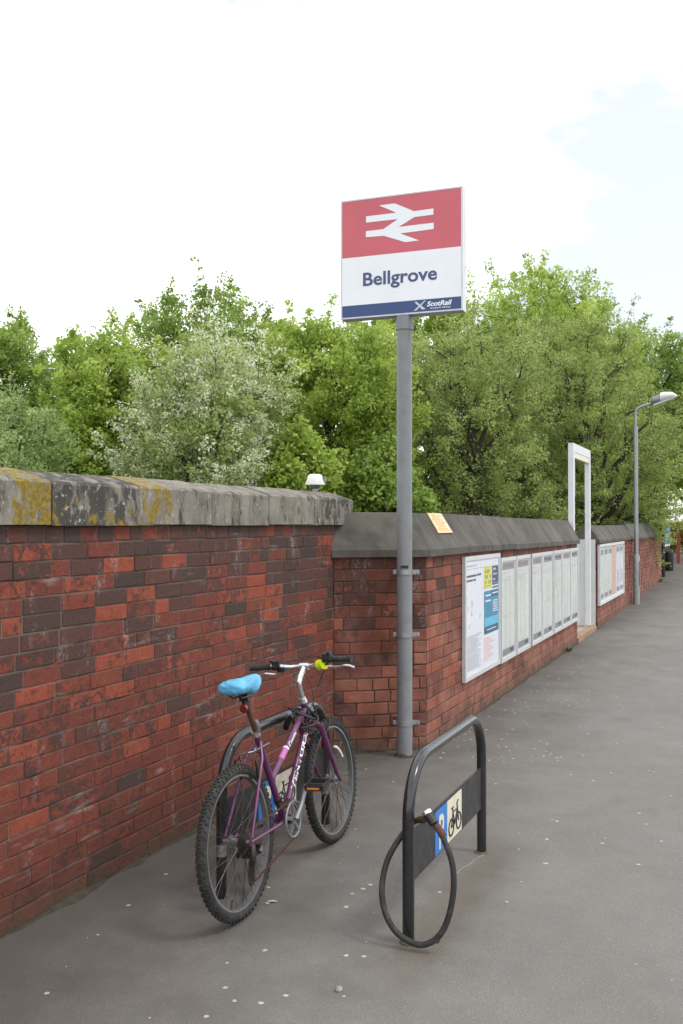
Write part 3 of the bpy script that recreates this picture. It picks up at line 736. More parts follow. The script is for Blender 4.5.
q.tube([(.352, 0, .482), (.764, 0, .722)], .0150, 16)                                    # sloping top tube
q.tube([BBp, (.800, 0, .672)], .0168, 16)                                                # down tube
q.tube([HT, HB], .0182, 18)
q.tube([(.440, -.036, .279), (.440, .036, .279)], .021, 18)                              # bottom bracket shell
for s_ in (-1, 1):
    q.tube([(.425, s_ * .022, .283), (.33, s_ * .036, .288), (.02, s_ * .062, .311), (0, s_ * .064, .313)], [.0095, .0095, .007, .006], 10)
    q.tube([(.245, s_ * .014, .672), (.20, s_ * .040, .61), (.01, s_ * .063, .325)], [.0075, .0075, .0065], 10)
    q.box((-.012, s_ * .064 - .002, .298), (.022, s_ * .064 + .002, .330))
fr = part('frame', MPURP, q)
# tube lettering sits on the right-hand side of the down tube and top tube
def tube_letter(body, p, q_, rad, t0, t1, hgt, mat, shear=0, bold=.02, turn=0):
    p, q_ = Vector(p), Vector(q_); d = q_ - p; L = d.length; d.normalize(); up = Vector((-d.z, 0, d.x))
    def fn(a, b):
        ph = (b - .5) * hgt / rad + turn
        return tuple(p + d * (L * (t0 + (t1 - t0) * a)) + up * math.sin(ph) * rad * 1.09 + Vector((0, 1, 0)) * math.cos(ph) * rad * 1.09)
    return letter(body, 'lettering', mat, fr, fn, (0, 1, 0.02, .98), shear, bold, bk)
tube_letter('VENTURA', BBp, (.800, 0, .672), .0168, .27, .84, .023, MSWHT, .0, .03, R(34))
tube_letter('Coastal', (.352, 0, .482), (.764, 0, .722), .0150, .44, .66, .019, MPAPW, .35, .02, R(24))
q = BK(); P0, P1 = Vector((.352, 0, .482)), Vector((.764, 0, .722)); q.tube([P0.lerp(P1, .26), P0.lerp(P1, .40)], .0155, 16); part('pink_band', MPINK, q, fr)
q = BK(); q.tube([P0.lerp(P1, .40), P0.lerp(P1, .42)], .0156, 16); part('silver_band', MSWHT, q, fr)
# fork
q = BK(); AX = (WBS, 0, RW)
q.bar((.800, -.05, .655), (.800, .05, .655), .024, .03) if False else q.tube([(.812, -.056, .630), (.810, 0, .648), (.812, .056, .630)], .0145, 12)
for s_ in (-1, 1):
    q.tube([(.812, s_ * .056, .634), (.862, s_ * .058, .545), (.935, s_ * .057, .42), (.985, s_ * .054, .345), (WBS, s_ * .051, RW)], [.0145, .0135, .0115, .009, .0075], 14)
part('fork', MPURP, q)
q = BK(); q.tube([(.757, 0, .757), (.748, 0, .779)], [.0215, .017], 16); part('headset', MALU, q)
# stem and handlebar
BC = (.800, 0, .925)
q = BK(); q.tube([(.752, 0, .770), (.725, 0, .838), (.722, 0, .858), (.738, 0, .880), (.782, 0, .912), BC], [.0125, .0125, .015, .0155, .014, .015], 14)
q.tube([(.800, -.022, .925), (.800, .022, .925)], .0185, 14); part('stem', MALU, q)
HBp = [(.752, -.272, .932), (.758, -.225, .932), (.772, -.15, .936), (.790, -.085, .926), (.800, -.045, .925), (.800, .045, .928), (.790, .085, .936), (.772, .15, .955), (.758, .225, .962), (.752, .270, .964)]
q = BK(); q.tube(catmull(HBp, 4), .0108, 12); hbar = part('handlebar', MALU, q)
for s_ in (-1, 1):
    h = .933 if s_ < 0 else .961
    q = BK(); q.tube([(.769, s_ * .168, h), (.768, s_ * .172, h), (.753, s_ * .268, h), (.752, s_ * .275, h)], [.0165, .0150, .0150, .0168], 14); part('grip', MRUB, q, hbar)
    q = BK(); q.tube([(.775, s_ * .118, h), (.770, s_ * .160, h)], .019, 12); q.box((.755, s_ * .118, h - .004), (.80, s_ * .158, h + .026)); q.box((.775, s_ * .10, h - .03), (.812, s_ * .14, h + .004))
    q.tube([(.770, s_ * .14, h + .022), (.752, s_ * .165, h + .034)], .008, 8); part('shifter', MBPLAS, q, hbar)
    q = BK(); q.tube(catmull([(.792, s_ * .112, h - .020), (.812, s_ * .132, h - .040), (.816, s_ * .175, h - .046), (.808, s_ * .225, h - .040), (.812, s_ * .262, h - .052)], 4), [.0065] * 9 + [.0075] * 8, 8); part('brake_lever', MALU, q, hbar)
q = BK(); q.tube([(.797, .082, .930), (.775, .122, .937)], .026, 18); part('reflective_band', MYEL, q, hbar)
# saddle with its bag
q = BK(); secs = [(.012, .026, .953, .930), (.020, .052, .966, .914), (.045, .062, .971, .908), (.09, .059, .970, .906), (.14, .050, .966, .902), (.18, .038, .965, .896), (.215, .030, .968, .886), (.245, .028, .971, .880), (.280, .025, .966, .910), (.298, .016, .955, .930)]
n = 18; rs = random.Random(5); vs = []
for S, hw, top, bot in secs:
    for k in range(n):
        a = 2 * math.pi * k / n; ca, sa = math.cos(a), math.sin(a)
        h = (top + bot) / 2 + (top - bot) / 2 * (abs(sa) ** .7) * (1 if sa > 0 else -1); wv = hw * (abs(ca) ** .75) * (1 if ca > 0 else -1) * (1.0 if sa < .2 else .94)
        vs.append((S + rs.uniform(-.003, .003), wv + rs.uniform(-.003, .003), h + rs.uniform(-.003, .003)))
fs = [(i * n + k, i * n + (k + 1) % n, (i + 1) * n + (k + 1) % n, (i + 1) * n + k) for i in range(len(secs) - 1) for k in range(n)] + [tuple(range(n))[::-1], tuple((len(secs) - 1) * n + k for k in range(n))]
q.add(vs, [f[::-1] for f in fs]); sad = part('saddle', MBAG, q, smooth=75); sad['label'] = 'saddle wrapped in a crumpled light blue plastic bag'
sub = sad.modifiers.new('sub', 'SUBSURF'); sub.levels = 1; sub.render_levels = 2
tx = bpy.data.textures.new('bag_creases', 'CLOUDS'); tx.noise_scale = .022; tx.noise_depth = 2
dm = sad.modifiers.new('crease', 'DISPLACE'); dm.texture = tx; dm.strength = .008; dm.texture_coords = 'LOCAL'
q = BK()
for s_ in (-1, 1): q.tube([(.055, s_ * .03, .915), (.095, s_ * .022, .888), (.17, s_ * .022, .888), (.24, s_ * .012, .905)], .0035, 6)
part('saddle_rails', MSTEEL, q)
q = BK(); q.add([tuple(Vector((.10, .062, .948)) + Vector(p)) for p in ((0, 0, .02), (.03, -.008, .022), (.06, -.02, .020), (.06, -.018, .016), (.03, -.005, .017))], [(0, 1, 2, 3, 4)]); part('red_print', simple('bag_red_print', (196, 70, 92), .45), q, sad)
q = BK(); q.tube([(.252, 0, .682), (.165, 0, .872), (.155, 0, .895)], [.0125, .0125, .0105], 14); sp = part('seatpost', MRUST, q); sp['label'] = 'rust-brown seatpost'
q = BK(); q.disc((.162, 0, .884), (0, 1, 0), .019, .042, 14); part('saddle_clamp', MSTEEL, q, sp)
q = BK(); q.tube([(.165, 0, .838), (.168, 0, .866)], .0175, 14); q.tube([(.158, 0, .85), (.145, 0, .846)], .012, 10); part('reflector_bracket', MBPLAS, q, sp)
q = BK(); dv = Vector((-.92, .15, -.3)).normalized(); q.tube([Vector((.147, .0, .838)), Vector((.147, .0, .838)) + dv * .014], [.019, .017], 18); part('reflector', MRED, q, sp)
q = BK(); q.tube([(.240, 0, .700), (.231, 0, .722)], .020, 16); q.tube(catmull([(.230, .018, .716), (.222, .026, .735), (.205, .027, .762), (.196, .024, .776)], 4), [.006] * 5 + [.0075] * 8, 8); part('seat_clamp', MALU, q)
# drivetrain
q = BK(); RC = .446, .048, .279; nT = 40; ro, ri = .083, .074; vs = []; 
for k in range(nT * 2):
    a = math.pi * k / nT; r_ = ro + (.004 if k % 2 else -.001)
    for r2 in (r_, ri):
        for yy in (RC[1] - .0017, RC[1] + .0017): vs.append((RC[0] + r2 * math.cos(a), yy, RC[2] + r2 * math.sin(a)))
fs = []
for k in range(nT * 2):
    a, b = 4 * k, 4 * ((k + 1) % (nT * 2)); fs += [(a + 1, b + 1, b + 3, a + 3), (a, a + 2, b + 2, b), (a, b, b + 1, a + 1), (a + 2, a + 3, b + 3, b + 2)]
q.add(vs, fs)
q.ring(RC, (0, 1, 0), .078, .0058, 48, 8)
for k in range(5):
    a = 2 * math.pi * k / 5 + .3; q.bar(RC, (RC[0] + .076 * math.cos(a), RC[1], RC[2] + .076 * math.sin(a)), .008, .020, up=(0, 1, 0)) if False else q.bar(RC, (RC[0] + .076 * math.cos(a), RC[1], RC[2] + .076 * math.sin(a)), .016, .006, up=(0, 1, 0))
q.disc(RC, (0, 1, 0), .022, .012, 20); cr_ = part('chainring', MALD, q)
q = BK(); q.ring((RC[0], RC[1] - .008, RC[2]), (0, 1, 0), .064, .003, 40, 6); part('inner_chainring', MSTEEL, q, cr_)
PDR = Vector((.540, .082, .412)); q = BK(); q.tube([(RC[0], .062, RC[2]), (.495, .074, .339), tuple(PDR)], [.014, .0115, .0105], 10); part('crank_arm', MALD, q)
PDL = Vector((2 * RC[0] - .545, -.082, 2 * RC[2] - .400)); q = BK(); q.tube([(RC[0], -.055, RC[2]), tuple(PDL)], [.014, .0105], 10); part('crank_arm', MALD, q)
for P_, s_ in ((PDR, 1), (PDL, -1)):
    q = BK(); c0 = P_ + Vector((0, s_ * .012, 0)); c1 = P_ + Vector((0, s_ * .098, 0))
    q.tube([tuple(P_), tuple(c1)], .0075, 10); fw = Vector((.042, 0, .006)); 
    for e in (-1, 1): q.bar(tuple(c0 + fw * e), tuple(c1 + fw * e), .012, .024)
    for m in (0, 1): q.bar(tuple((c0, c1)[m] - fw), tuple((c0, c1)[m] + fw), .008, .022)
    pe = part('pedal', MBPLAS, q)
    for e in ((-1, 1) if s_ > 0 else ()):
        q = BK(); mid = (c0 + c1) / 2 + fw * (1.17 * e); hv = Vector((0, .030, 0)); q.bar(tuple(mid - hv), tuple(mid + hv), .006, .009); part('pedal_reflector', MORG, q, pe)
q = BK()
for r_, yy in ((.048, .030), (.042, .034), (.036, .038), (.030, .042), (.025, .046)): q.disc((0, yy, RW), (0, 1, 0), r_, .0024, 26)
q.disc((0, .027, RW), (0, 1, 0), .050, .002, 26); part('cassette', MSTEEL, q)
q = BK(); q.tube([(.01, .066, .300), (-.004, .072, .262), (.004, .068, .232)], [.011, .014, .012], 10); q.disc((-.004, .076, .262), (0, 1, 0), .011, .012, 12); q.disc((.004, .060, .236), (0, 1, 0), .020, .007, 18); q.disc((-.012, .060, .160), (0, 1, 0), .020, .007, 18)
q.bar((.004, .066, .236), (-.012, .066, .160), .003, .016, up=(0, 1, 0)); q.bar((.004, .053, .236), (-.012, .053, .160), .003, .016, up=(0, 1, 0)); part('derailleur', MSTEEL, q)
q = BK()
def chain(p, q_):
    p, q_ = Vector(p), Vector(q_); L = (q_ - p).length; n_ = int(L / .0127)
    for k in range(n_): 
        a, b = p.lerp(q_, k / n_), p.lerp(q_, (k + .86) / n_); q.bar(a, b, .0052 + .002 * (k % 2), .0078)
chain((.0, .040, RW + .040), (.440, .046, .279 + .083)); chain((-.018, .058, .142), (.442, .048, .279 - .083)); chain((.006, .058, .254), (-.002, .050, .275))
chain((.018, .060, .222), (.006, .060, .172))
part('chain', MRUST, q)['kind'] = 'stuff'
q = BK(); q.tube([(.40, .022, .36), (.395, .045, .35)], .009, 8); q.box((.33, .040, .358), (.44, .044, .375)); q.box((.33, .030, .358), (.44, .033, .375)); q.tube([(.402, 0, .365), (.396, 0, .385)], .0195, 14); part('front_derailleur', MSTEEL, q)
# brakes and cables
def brake(S, Hh, dS):
    q = BK()
    for s_ in (-1, 1):
        q.tube([(S, s_ * .040, Hh), (S + dS, s_ * .052, Hh + .055), (S + dS * 1.2, s_ * .050, Hh + .085)], [.007, .006, .005], 8)
        q.bar((S - .03, s_ * .024, Hh + .012), (S + .03, s_ * .024, Hh + .004), .011, .012)
    q.tube([(S + dS * 1.2, -.05, Hh + .082), (S + dS * 1.4, 0, Hh + .10), (S + dS * 1.2, .05, Hh + .082)], .0018, 6); return part('brake', MBPLAS, q)
brake(.150, .535, -.025); brake(.885, .560, .045)
q = BK()
for pts in ([(.795, -.11, .935), (.86, -.10, .93), (.885, -.03, .86), (.86, .01, .77), (.84, .005, .69)], [(.795, .11, .940), (.85, .10, .93), (.88, .05, .85), (.83, .03, .76), (.74, .02, .68), (.56, .018, .44)],
            [(.80, -.12, .955), (.88, -.06, .95), (.93, .03, .87), (.88, .06, .77), (.80, .03, .70)], [(.79, .13, .955), (.85, .04, .965), (.83, -.04, .95), (.80, -.10, .955)], [(.22, .012, .66), (.16, .03, .645), (.06, .01, .655), (.10, -.01, .62)]):
    q.tube(catmull(pts, 7), .0026, 6)
part('cables', MBPLAS, q)['kind'] = 'stuff'
q = BK(); q.disc((.832, .0, .705), (1, 0, .1), .021, .012, 18); part('front_reflector', MSWHT, q)
q = BK(); q.tube([(.150, 0, .645), (.17, .02, .648), (.30, .03, .655)], .0022, 6); q.tube([(.225, 0, .635), (.230, 0, .642)], .0175, 12); part('cable_tie', MALD, q)
# coiled cable lock wound round the head tube
cl = thing('coiled_cable_lock', bk(.74, 0, .70), 'thin black cable lock coiled round the head tube of the purple bicycle', 'lock')
pts = []
for k in range(150):
    t = k / 149; a = 2 * math.pi * 5.4 * t
    wob = .010 * math.sin(7 * t + 1); rr = .046 + .014 * math.sin(11 * t) + .010 * math.sin(29 * t)
    pts.append((.742 + rr * 1.15 * math.cos(a) + wob, .004 + rr * 1.05 * math.sin(a), .690 + .060 * (t - .5) + .030 * math.cos(a * 1 + 3 * t) + .014 * math.sin(13 * t)))
q = BK(); q.tube(pts, .0052, 8); q.build('cable', MBPLAS, cl)
q = BK(); q.tube([(.690, -.050, .690), (.700, -.075, .655), (.715, -.085, .640)], .0145, 12); q.tube([(.68, -.03, .705), (.70, -.068, .680)], .011, 10); q.build('lock_head', MBPLAS, cl)
q = BK(); q.tube(catmull([(.80, .03, .73), (.845, .02, .70), (.850, .0, .655), (.82, .03, .635), (.775, .045, .62), (.74, .03, .625), (.72, 0, .65)], 6), .0052, 8); q.build('cable_tail', MBPLAS, cl)

# ------------------------------------------------------------------ notice stuck on the coping
z_at = lambda d: 1.452 + (1.712 - 1.452) * (d + .030) / .155
def slope_pt(y, f, up=0):       # f 0 at lip, 1 at ridge
    d = -.030 + .155 * f; nx, nz = .86, .51
    return (-2.15 - d + nx * up, y, z_at(d) + nz * up)
nb = thing('notice_plate', slope_pt(6.95, .4), 'small orange and white notice plate lying on the dark coping by the pole', 'notice')
q = B(); q.hexa([slope_pt(*a_, e) for e in (.004, .012) for a_ in ((6.90, .40), (7.27, .40), (7.25, .985), (6.90, .985))]); q.build('plate', MSTICK, nb, smooth=0)
q = B()
for k in range(9):
    f_ = .46 + .055 * k; a0 = 6.93 + .02 * (k % 3); a1 = 7.22 - .03 * ((k * 5) % 4)
    q.add([slope_pt(a0, f_, .0135), slope_pt(a1, f_, .0135), slope_pt(a1, f_ + .022, .0135), slope_pt(a0, f_ + .022, .0135)], [(0, 1, 2, 3)])
q.build('print', simple('orange_print', (214, 148, 84), .5), nb, smooth=0)['kind'] = 'stuff'

# ------------------------------------------------------------------ white gateway
gp = thing('gate_portal', (-2.25, 14.0, 0), 'tall white steel portal frame standing in the wall gap', 'gateway')
gx = -2.25; g0, g1, gt = 13.26, 14.70, 2.755
for y in (g0, g1):
    q = B(); q.box((gx - .035, y - .06, 0), (gx + .035, y + .06, gt - .12)); q.build('post', MWHITE, gp, smooth=0)
q = B(); q.box((gx - .035, g0 - .06, gt - .119), (gx + .035, g1 + .06, gt)); q.build('lintel', MWHITE, gp, smooth=0)
q = B(); q.box((gx - .03, g0 + .07, gt - .20), (gx + .03, g1 - .07, gt - .122)); q.build('lintel_tray', MCREAM, gp, smooth=0)
q = B(); q.box((gx - .025, g0 + .065, 2.02), (gx + .025, g0 + .14, 2.50)); q.build('post_box', MWHITE, gp, smooth=0)
q = B(); q.box((gx - .05, g1 - .075, .06), (gx + .05, g1 + .075, .09)); q.build('rusty_foot', MRUSTW, gp, smooth=0)
gs = thing('gateway_boards', (-2.6, 14.86, .1), 'white vertical boards lining the far side of the gateway', 'boarding')
k = 0
for x0 in np.arange(-3.4, -2.16, .155):
    x1 = min(x0 + .151, -2.165)
    q = B(); dy = .004 * (k % 2); q.box((x0, 14.84 + dy, .062), (x1, 14.865 + dy, 1.39 if x0 < -2.3 else 1.385)); q.build('board', MWHITE, gs, smooth=0); k += 1
B().box((-3.4, 14.872, .2), (-2.17, 14.91, 1.36)).build('backing_rail', MWHITE, gs, smooth=0)
stp = thing('gate_step', (-2.3, 14.0, 0), 'concrete step with orange brick edging in the gateway', 'step')
B().box((-4.6, 13.115, -.05), (-2.27, 14.83, .060)).build('slab', MCONC, stp, smooth=0)
n = 7; L = (14.83 - 13.115) / n
for k in range(n): B().box((-2.265, 13.118 + L * k, -.05), (-2.14, 13.115 + L * (k + 1) - .006, .064 + .003 * (k % 2))).build('brick', MEDGE, stp, smooth=0)

# ------------------------------------------------------------------ street lamp
lx, ly = -2.03, 19.35; lz = gz(ly)
lp = thing('street_lamp', (lx, ly, lz), 'slim grey street lamp post with swept arm in front of the far wall', 'street lamp')
q = B(); q.tube([(lx, ly, lz - .1), (lx, ly, 1.0), (lx, ly, 1.03)], [.066, .066, .045], 18); q.build('base', simple('lamp_base_paint', (138, 142, 142), .5, 0, .1, 8, dirt=(70, 68, 62), dirtamt=.5), lp)
B().box((lx + .063, ly - .04, lz + .35), (lx + .070, ly + .04, lz + .85)).build('door', MPOLE, lp, smooth=0)
q = B(); q.tube([(lx, ly, 1.0), (lx, ly, 3.52)], .043, 16); q.tube([(lx, ly, 3.50), (lx, ly, 3.56)], .047, 16); q.build('column', MGALV, lp)
q = B(); q.tube(catmull([(lx, ly, 3.52), (lx, ly, 3.80), (lx + .02, ly, 3.88), (lx + .09, ly, 3.94), (lx + .33, ly, 4.01)], 5), .024, 12); q.build('arm', MGALV, lp)
def lantern_sec(x, hw, top, bot, n=12):
    return [(x, ly + hw * math.cos(2 * math.pi * k / n), (top + bot) / 2 + (top - bot) / 2 * math.sin(2 * math.pi * k / n)) for k in range(n)]
def loft(secs):
    q = B(); n = len(secs[0]); vs = [p for s_ in secs for p in s_]
    return q.add(vs, [(i * n + k, i * n + (k + 1) % n, (i + 1) * n + (k + 1) % n, (i + 1) * n + k) for i in range(len(secs) - 1) for k in range(n)] + [tuple(range(n))[::-1], tuple((len(secs) - 1) * n + k for k in range(n))])
loft([lantern_sec(lx + .29, .05, 4.07, 3.97), lantern_sec(lx + .32, .085, 4.13, 3.955), lantern_sec(lx + .46, .10, 4.17, 3.98)]).build('housing', MLAMPD, lp)
loft([lantern_sec(lx + .465, .105, 4.20, 4.00), lantern_sec(lx + .52, .11, 4.215, 4.02), lantern_sec(lx + .69, .09, 4.205, 4.065), lantern_sec(lx + .78, .03, 4.135, 4.10)]).build('bowl', MLAMPG, lp)
q = B(); q.hexa([(lx + .34, ly - .075, 3.945), (lx + .75, ly - .06, 4.085), (lx + .75, ly + .06, 4.085), (lx + .34, ly + .075, 3.945), (lx + .34, ly - .08, 3.975), (lx + .75, ly - .065, 4.105), (lx + .75, ly + .065, 4.105), (lx + .34, ly + .08, 3.975)]); q.build('lens', MLAMPG, lp)

# ------------------------------------------------------------------ camera dome behind the wall
def at(u, Z): X = (u - 341.5) / 940 * Z; return (X * CA - Z * SA, X * SA + Z * CA)
zof = lambda v, Z: HCAM + (524 - v) / 940 * Z
dx_, dy_ = at(315, 11)
dc = thing('dome_camera', (dx_, dy_, -.06), 'small white domed camera on a post poking up behind the tall wall', 'camera')
zb, zt = zof(485, 11), zof(474, 11); hw = 10 / 940 * 11
q = B(); prf = [(.2, zt + .001), (.55, zt - .004), (.72, zt - .022), (.86, zt - .075), (1.0, zb + .012), (1.0, zb), (.8, zb - .004)]
q.tube([(dx_, dy_, z) for r_, z in prf], [hw * r_ for r_, z in prf], 28); q.build('housing', MLAMPG, dc)
q = B(); q.tube([(dx_, dy_, zb - .004), (dx_, dy_, zb - .03), (dx_, dy_, zb - .05)], [hw * .55, hw * .5, hw * .2], 20); q.build('lens_dome', MLAMPD, dc)
q = B(); q.tube([(dx_, dy_, -.06), (dx_, dy_, zb - .01)], .032, 14); q.build('post', MGALV, dc)
q = B(); q.box((dx_ + .07, dy_ + .02, zb + .03), (dx_ + .115, dy_ + .07, zt - .03)); q.build('side_box', MLAMPD, dc, smooth=0)

# ------------------------------------------------------------------ far end of the pavement
y = 27.6; z = gz(y)
pt_ = thing('timber_post', (-2.16, y, z), 'dark weathered post at the far end of the brick wall', 'post')
q = B(); q.tube([(-2.2, y, z - .1), (-2.2, y, z + 1.2), (-2.21, y, 1.62)], [.085, .08, .07], 10); q.build('shaft', MDARKW, pt_)
q = B(); q.tube([(-2.21, y, 1.615), (-2.21, y, 1.66)], [.08, .05], 10); q.build('cap', MDARKW, pt_)
y = 30.2; z = gz(y)
bs_ = thing('blue_sign', (-2.39, y, z), 'small blue sign with white foot strip on a dark board beyond the wall', 'sign')
B().box((-2.42, 28.9, z), (-2.37, 32.6, 1.30)).build('dark_board', MDARKW, bs_, smooth=0)
q = B(); q.prism([(30.0, 1.00), (32.6, 1.03), (32.6, 1.60), (31.8, 1.56), (30.8, 1.40), (30.0, 1.24)], (-2.365, 0, 0), (0, 1, 0), (0, 0, 1), (1, 0, 0), .02); q.build('panel', simple('sign_blue', (86, 142, 196), .4), bs_, smooth=0)
B().box((-2.363, 30.0, .93), (-2.345, 32.6, 1.0)).build('foot_strip', MSWHT, bs_, smooth=0)
q = B(); q.disc((-2.345, 31.2, 1.30), (1, 0, 0), .10, .012, 16); q.build('emblem', MSWHT, bs_)
y = 30.5; z = .10
bn = thing('litter_bin', (-2.24, y, z), 'black litter bin standing below the blue sign at the far end', 'bin')
q = B(); q.tube([(-2.24, y, z), (-2.24, y, z + .05), (-2.24, y, z + .62)], [.11, .13, .15], 14); q.build('body', MBPLAS, bn)
q = B(); q.tube([(-2.24, y, z + .62), (-2.24, y, z + .67), (-2.24, y, z + .70)], [.16, .155, .08], 14); q.build('rim', MBPLAS, bn)
y = 35; z = gz(y)
rp_ = thing('red_post', (-2.25, y, z), 'slim red post at the far end of the pavement', 'post')
B().box((-2.31, y - .06, z), (-2.19, y + .06, z + 1.05)).build('shaft', MREDP, rp_, smooth=0)
B().box((-2.32, y - .07, z + 1.05), (-2.18, y + .07, z + 1.10)).build('cap', MREDP, rp_, smooth=0)

# ------------------------------------------------------------------ pavement litter
rg = random.Random(3)
q = B()
def blob(q, x, y, r, h, n=8, asp=1):
    a0 = rg.random() * 6; vs = []
    rr = [r * rg.uniform(.7, 1.15) for _ in range(n)]
    z = gz(y)
    for k in range(n): a = a0 + 2 * math.pi * k / n; vs.append((x + rr[k] * math.cos(a) * asp, y + rr[k] * math.sin(a), z + .001))
    for k in range(n): a = a0 + 2 * math.pi * k / n; vs.append((x + .7 * rr[k] * math.cos(a) * asp, y + .7 * rr[k] * math.sin(a), z + h))
    q.add(vs, [tuple(range(n, 2 * n))] + [(k, (k + 1) % n, (k + 1) % n + n, k + n) for k in range(n)])
def onz(u, v): Z = 940 * HCAM / (v - 524); X = (u - 341.5) / 940 * Z; return (X * CA - Z * SA, X * SA + Z * CA)
spots = [(393, 781), (412, 793), (370, 883), (352, 892), (346, 905), (363, 887), (265, 948), (235, 998), (261, 1000), (364, 954), (346, 953), (268, 901), (587, 733), (545, 751), (550, 753), (512, 729), (601, 842), (637, 863), (495, 783), (513, 758), (556, 820), (518, 832), (506, 900), (545, 862), (670, 795), (648, 770), (653, 771), (610, 772), (592, 780), (570, 774), (543, 862), (518, 848), (546, 838), (523, 721), (526, 723), (534, 748), (557, 760), (645, 823), (660, 840)]
for u, v in spots: x, y = onz(u, v); blob(q, x, y, rg.uniform(.007, .013), .002)
for _ in range(330):
    x = -2.6 + 4.3 * rg.random() ** 1.6; y = 2.2 + 20 * rg.random() ** 1.5
    if x < -2.08 and y > 6.0: continue
    blob(q, x, y, rg.choice([.003, .004, .005, .007, .010]), .0015)
for _ in range(170):
    y = 6.3 + 5.5 * rg.random(); x = -2.05 + abs(rg.gauss(0, .55)); blob(q, x, y, rg.choice([.005, .007, .009, .013]), .0015)
o = q.build('gum_spots', MGUM); tag(o, 'pale trodden gum spots scattered over the grey pavement', 'gum', kind='stuff')
x, y = onz(339, 988); q = B(); q.tube([(x, y, -.004), (x, y, .006), (x, y, .014), (x, y, .018)], [.010, .0145, .011, .004], 7)
tag(q.build('pebble', MSTONE), 'small grey pebble on the near pavement', 'stone')
x, y = onz(268, 901); q = B(); k = .45
P5 = [(0, 0, .004), (.05, .012, .012), (.085, .05, .005), (.04, .045, .014), (-.01, .03, .003)]
for e in (0, -.002): q.add([(x + a_ * k, y + b_ * k, c_ * k + .003 + e) for a_, b_, c_ in P5], [(0, 1, 3, 4), (1, 2, 3)] if e == 0 else [(4, 3, 1, 0), (3, 2, 1)])
tag(q.build('dry_leaf', simple('dry_leaf', (176, 170, 150), .8)), 'pale dry leaf beside the rear wheel of the bicycle', 'leaf')
# crack filled with pale grout by the far foot of the front stand
q = B(); pts = [onz(u, v) for u, v in [(452, 875), (458, 870), (463, 866), (469, 863), (474, 858), (480, 855), (487, 851)]]
q.tube([(a, b, .001) for a, b in pts], [.001, .002, .0018, .0025, .0018, .0025, .0012], 6); q.build('crack', MSTONE, pave)

# ------------------------------------------------------------------ dirt and moss along the wall feet
MMOSS = simple('mossy_silt', (56, 53, 43), .95, 0, .3, 22, .008, 60, dirt=(74, 67, 57), dirtamt=.7, ds=18)
def foot(p0, p1, nrm, parent, wmax=.05):
    q = B(); p0, p1, nv = Vector((*p0, 0)), Vector((*p1, 0)), Vector((*nrm, 0)); L = (p1 - p0).length; n = int(L / .04); vs = []
    for k in range(n + 1):
        f = k / n; b = p0.lerp(p1, f); nzv = .5 + .5 * mnoise.noise(Vector((f * L * 3.3, p0.x * 7, 1.1))) + .35 * mnoise.noise(Vector((f * L * 11, p0.x * 5, 4)))
        w_ = max(.008, wmax * nzv); h = max(.004, .020 * nzv); z = gz(b.y)
        vs += [tuple(b - nv * .01 + Vector((0, 0, z + h))), tuple(b + nv * w_ * .4 + Vector((0, 0, z + h * .45))), tuple(b + nv * w_ + Vector((0, 0, z - .002)))]
    q.add(vs, [(3 * k + j, 3 * k + j + 1, 3 * k + j + 4, 3 * k + j + 3) for k in range(n) for j in range(2)]); o = q.build('foot_dirt', MMOSS, parent); o['kind'] = 'stuff'
foot((-2.71, WY0), (-2.71, 6.12), (1, 0), lw, .06); foot((A_.x, A_.y), (B_.x, B_.y), (rn.x, rn.y), sw, .07); foot((-2.15, B_.y), (-2.15, YC), (1, 0), sw, .05)
q = B(); n = 22; vs = []
for k in range(n):
    a = 2 * math.pi * k / n; w_ = .068 + .03 * abs(mnoise.noise(Vector((math.cos(a) * 2, math.sin(a) * 2, 5)))) * 2
    vs += [(PX + .05 * math.cos(a), PY + .05 * math.sin(a), .022 + .01 * math.sin(3 * a)), (PX + w_ * math.cos(a), PY + w_ * math.sin(a), -.002)]
q.add(vs, [(2 * k, 2 * k + 1, (2 * k + 3) % (2 * n), (2 * k + 2) % (2 * n)) for k in range(n)]); q.build('mossy_collar', MMOSS, sg)
wr_ = np.random.default_rng(9)
for k, (x, y, lb) in enumerate(((-2.66, 5.2, 'tiny green weed at the foot of the tall wall behind the bicycle'), (-2.10, 12.2, 'small weed at the foot of the street wall near the gateway'), (-2.08, 25.5, 'green weed at the foot of the farthest wall'))):
    wd = thing('weed', (x, y, gz(y)), lb, 'plant', 'weeds at the wall feet')
    n = 40; a = wr_.uniform(0, 6.28, n); ln = wr_.uniform(.03, .09, n) * (1.8 if k == 2 else 1); co = []
    for i in range(n):
        d = np.array([math.cos(a[i]) * .6, math.sin(a[i]) * .6, .8]); b = np.array([x, y, gz(y)]) + wr_.normal(0, .015, 3) * [1, 1, 0]; sv_ = np.array([-math.sin(a[i]), math.cos(a[i]), 0]) * .007
        co += [b, b + d * ln[i] * .5 + sv_, b + d * ln[i], b + d * ln[i] * .5 - sv_]
    q = B(); q.add([tuple(c) for c in co], [(4 * i, 4 * i + 1, 4 * i + 2, 4 * i + 3) for i in range(n)]); q.build('leaves', simple('weed_green', (78, 104, 50), .6), wd, smooth=0)

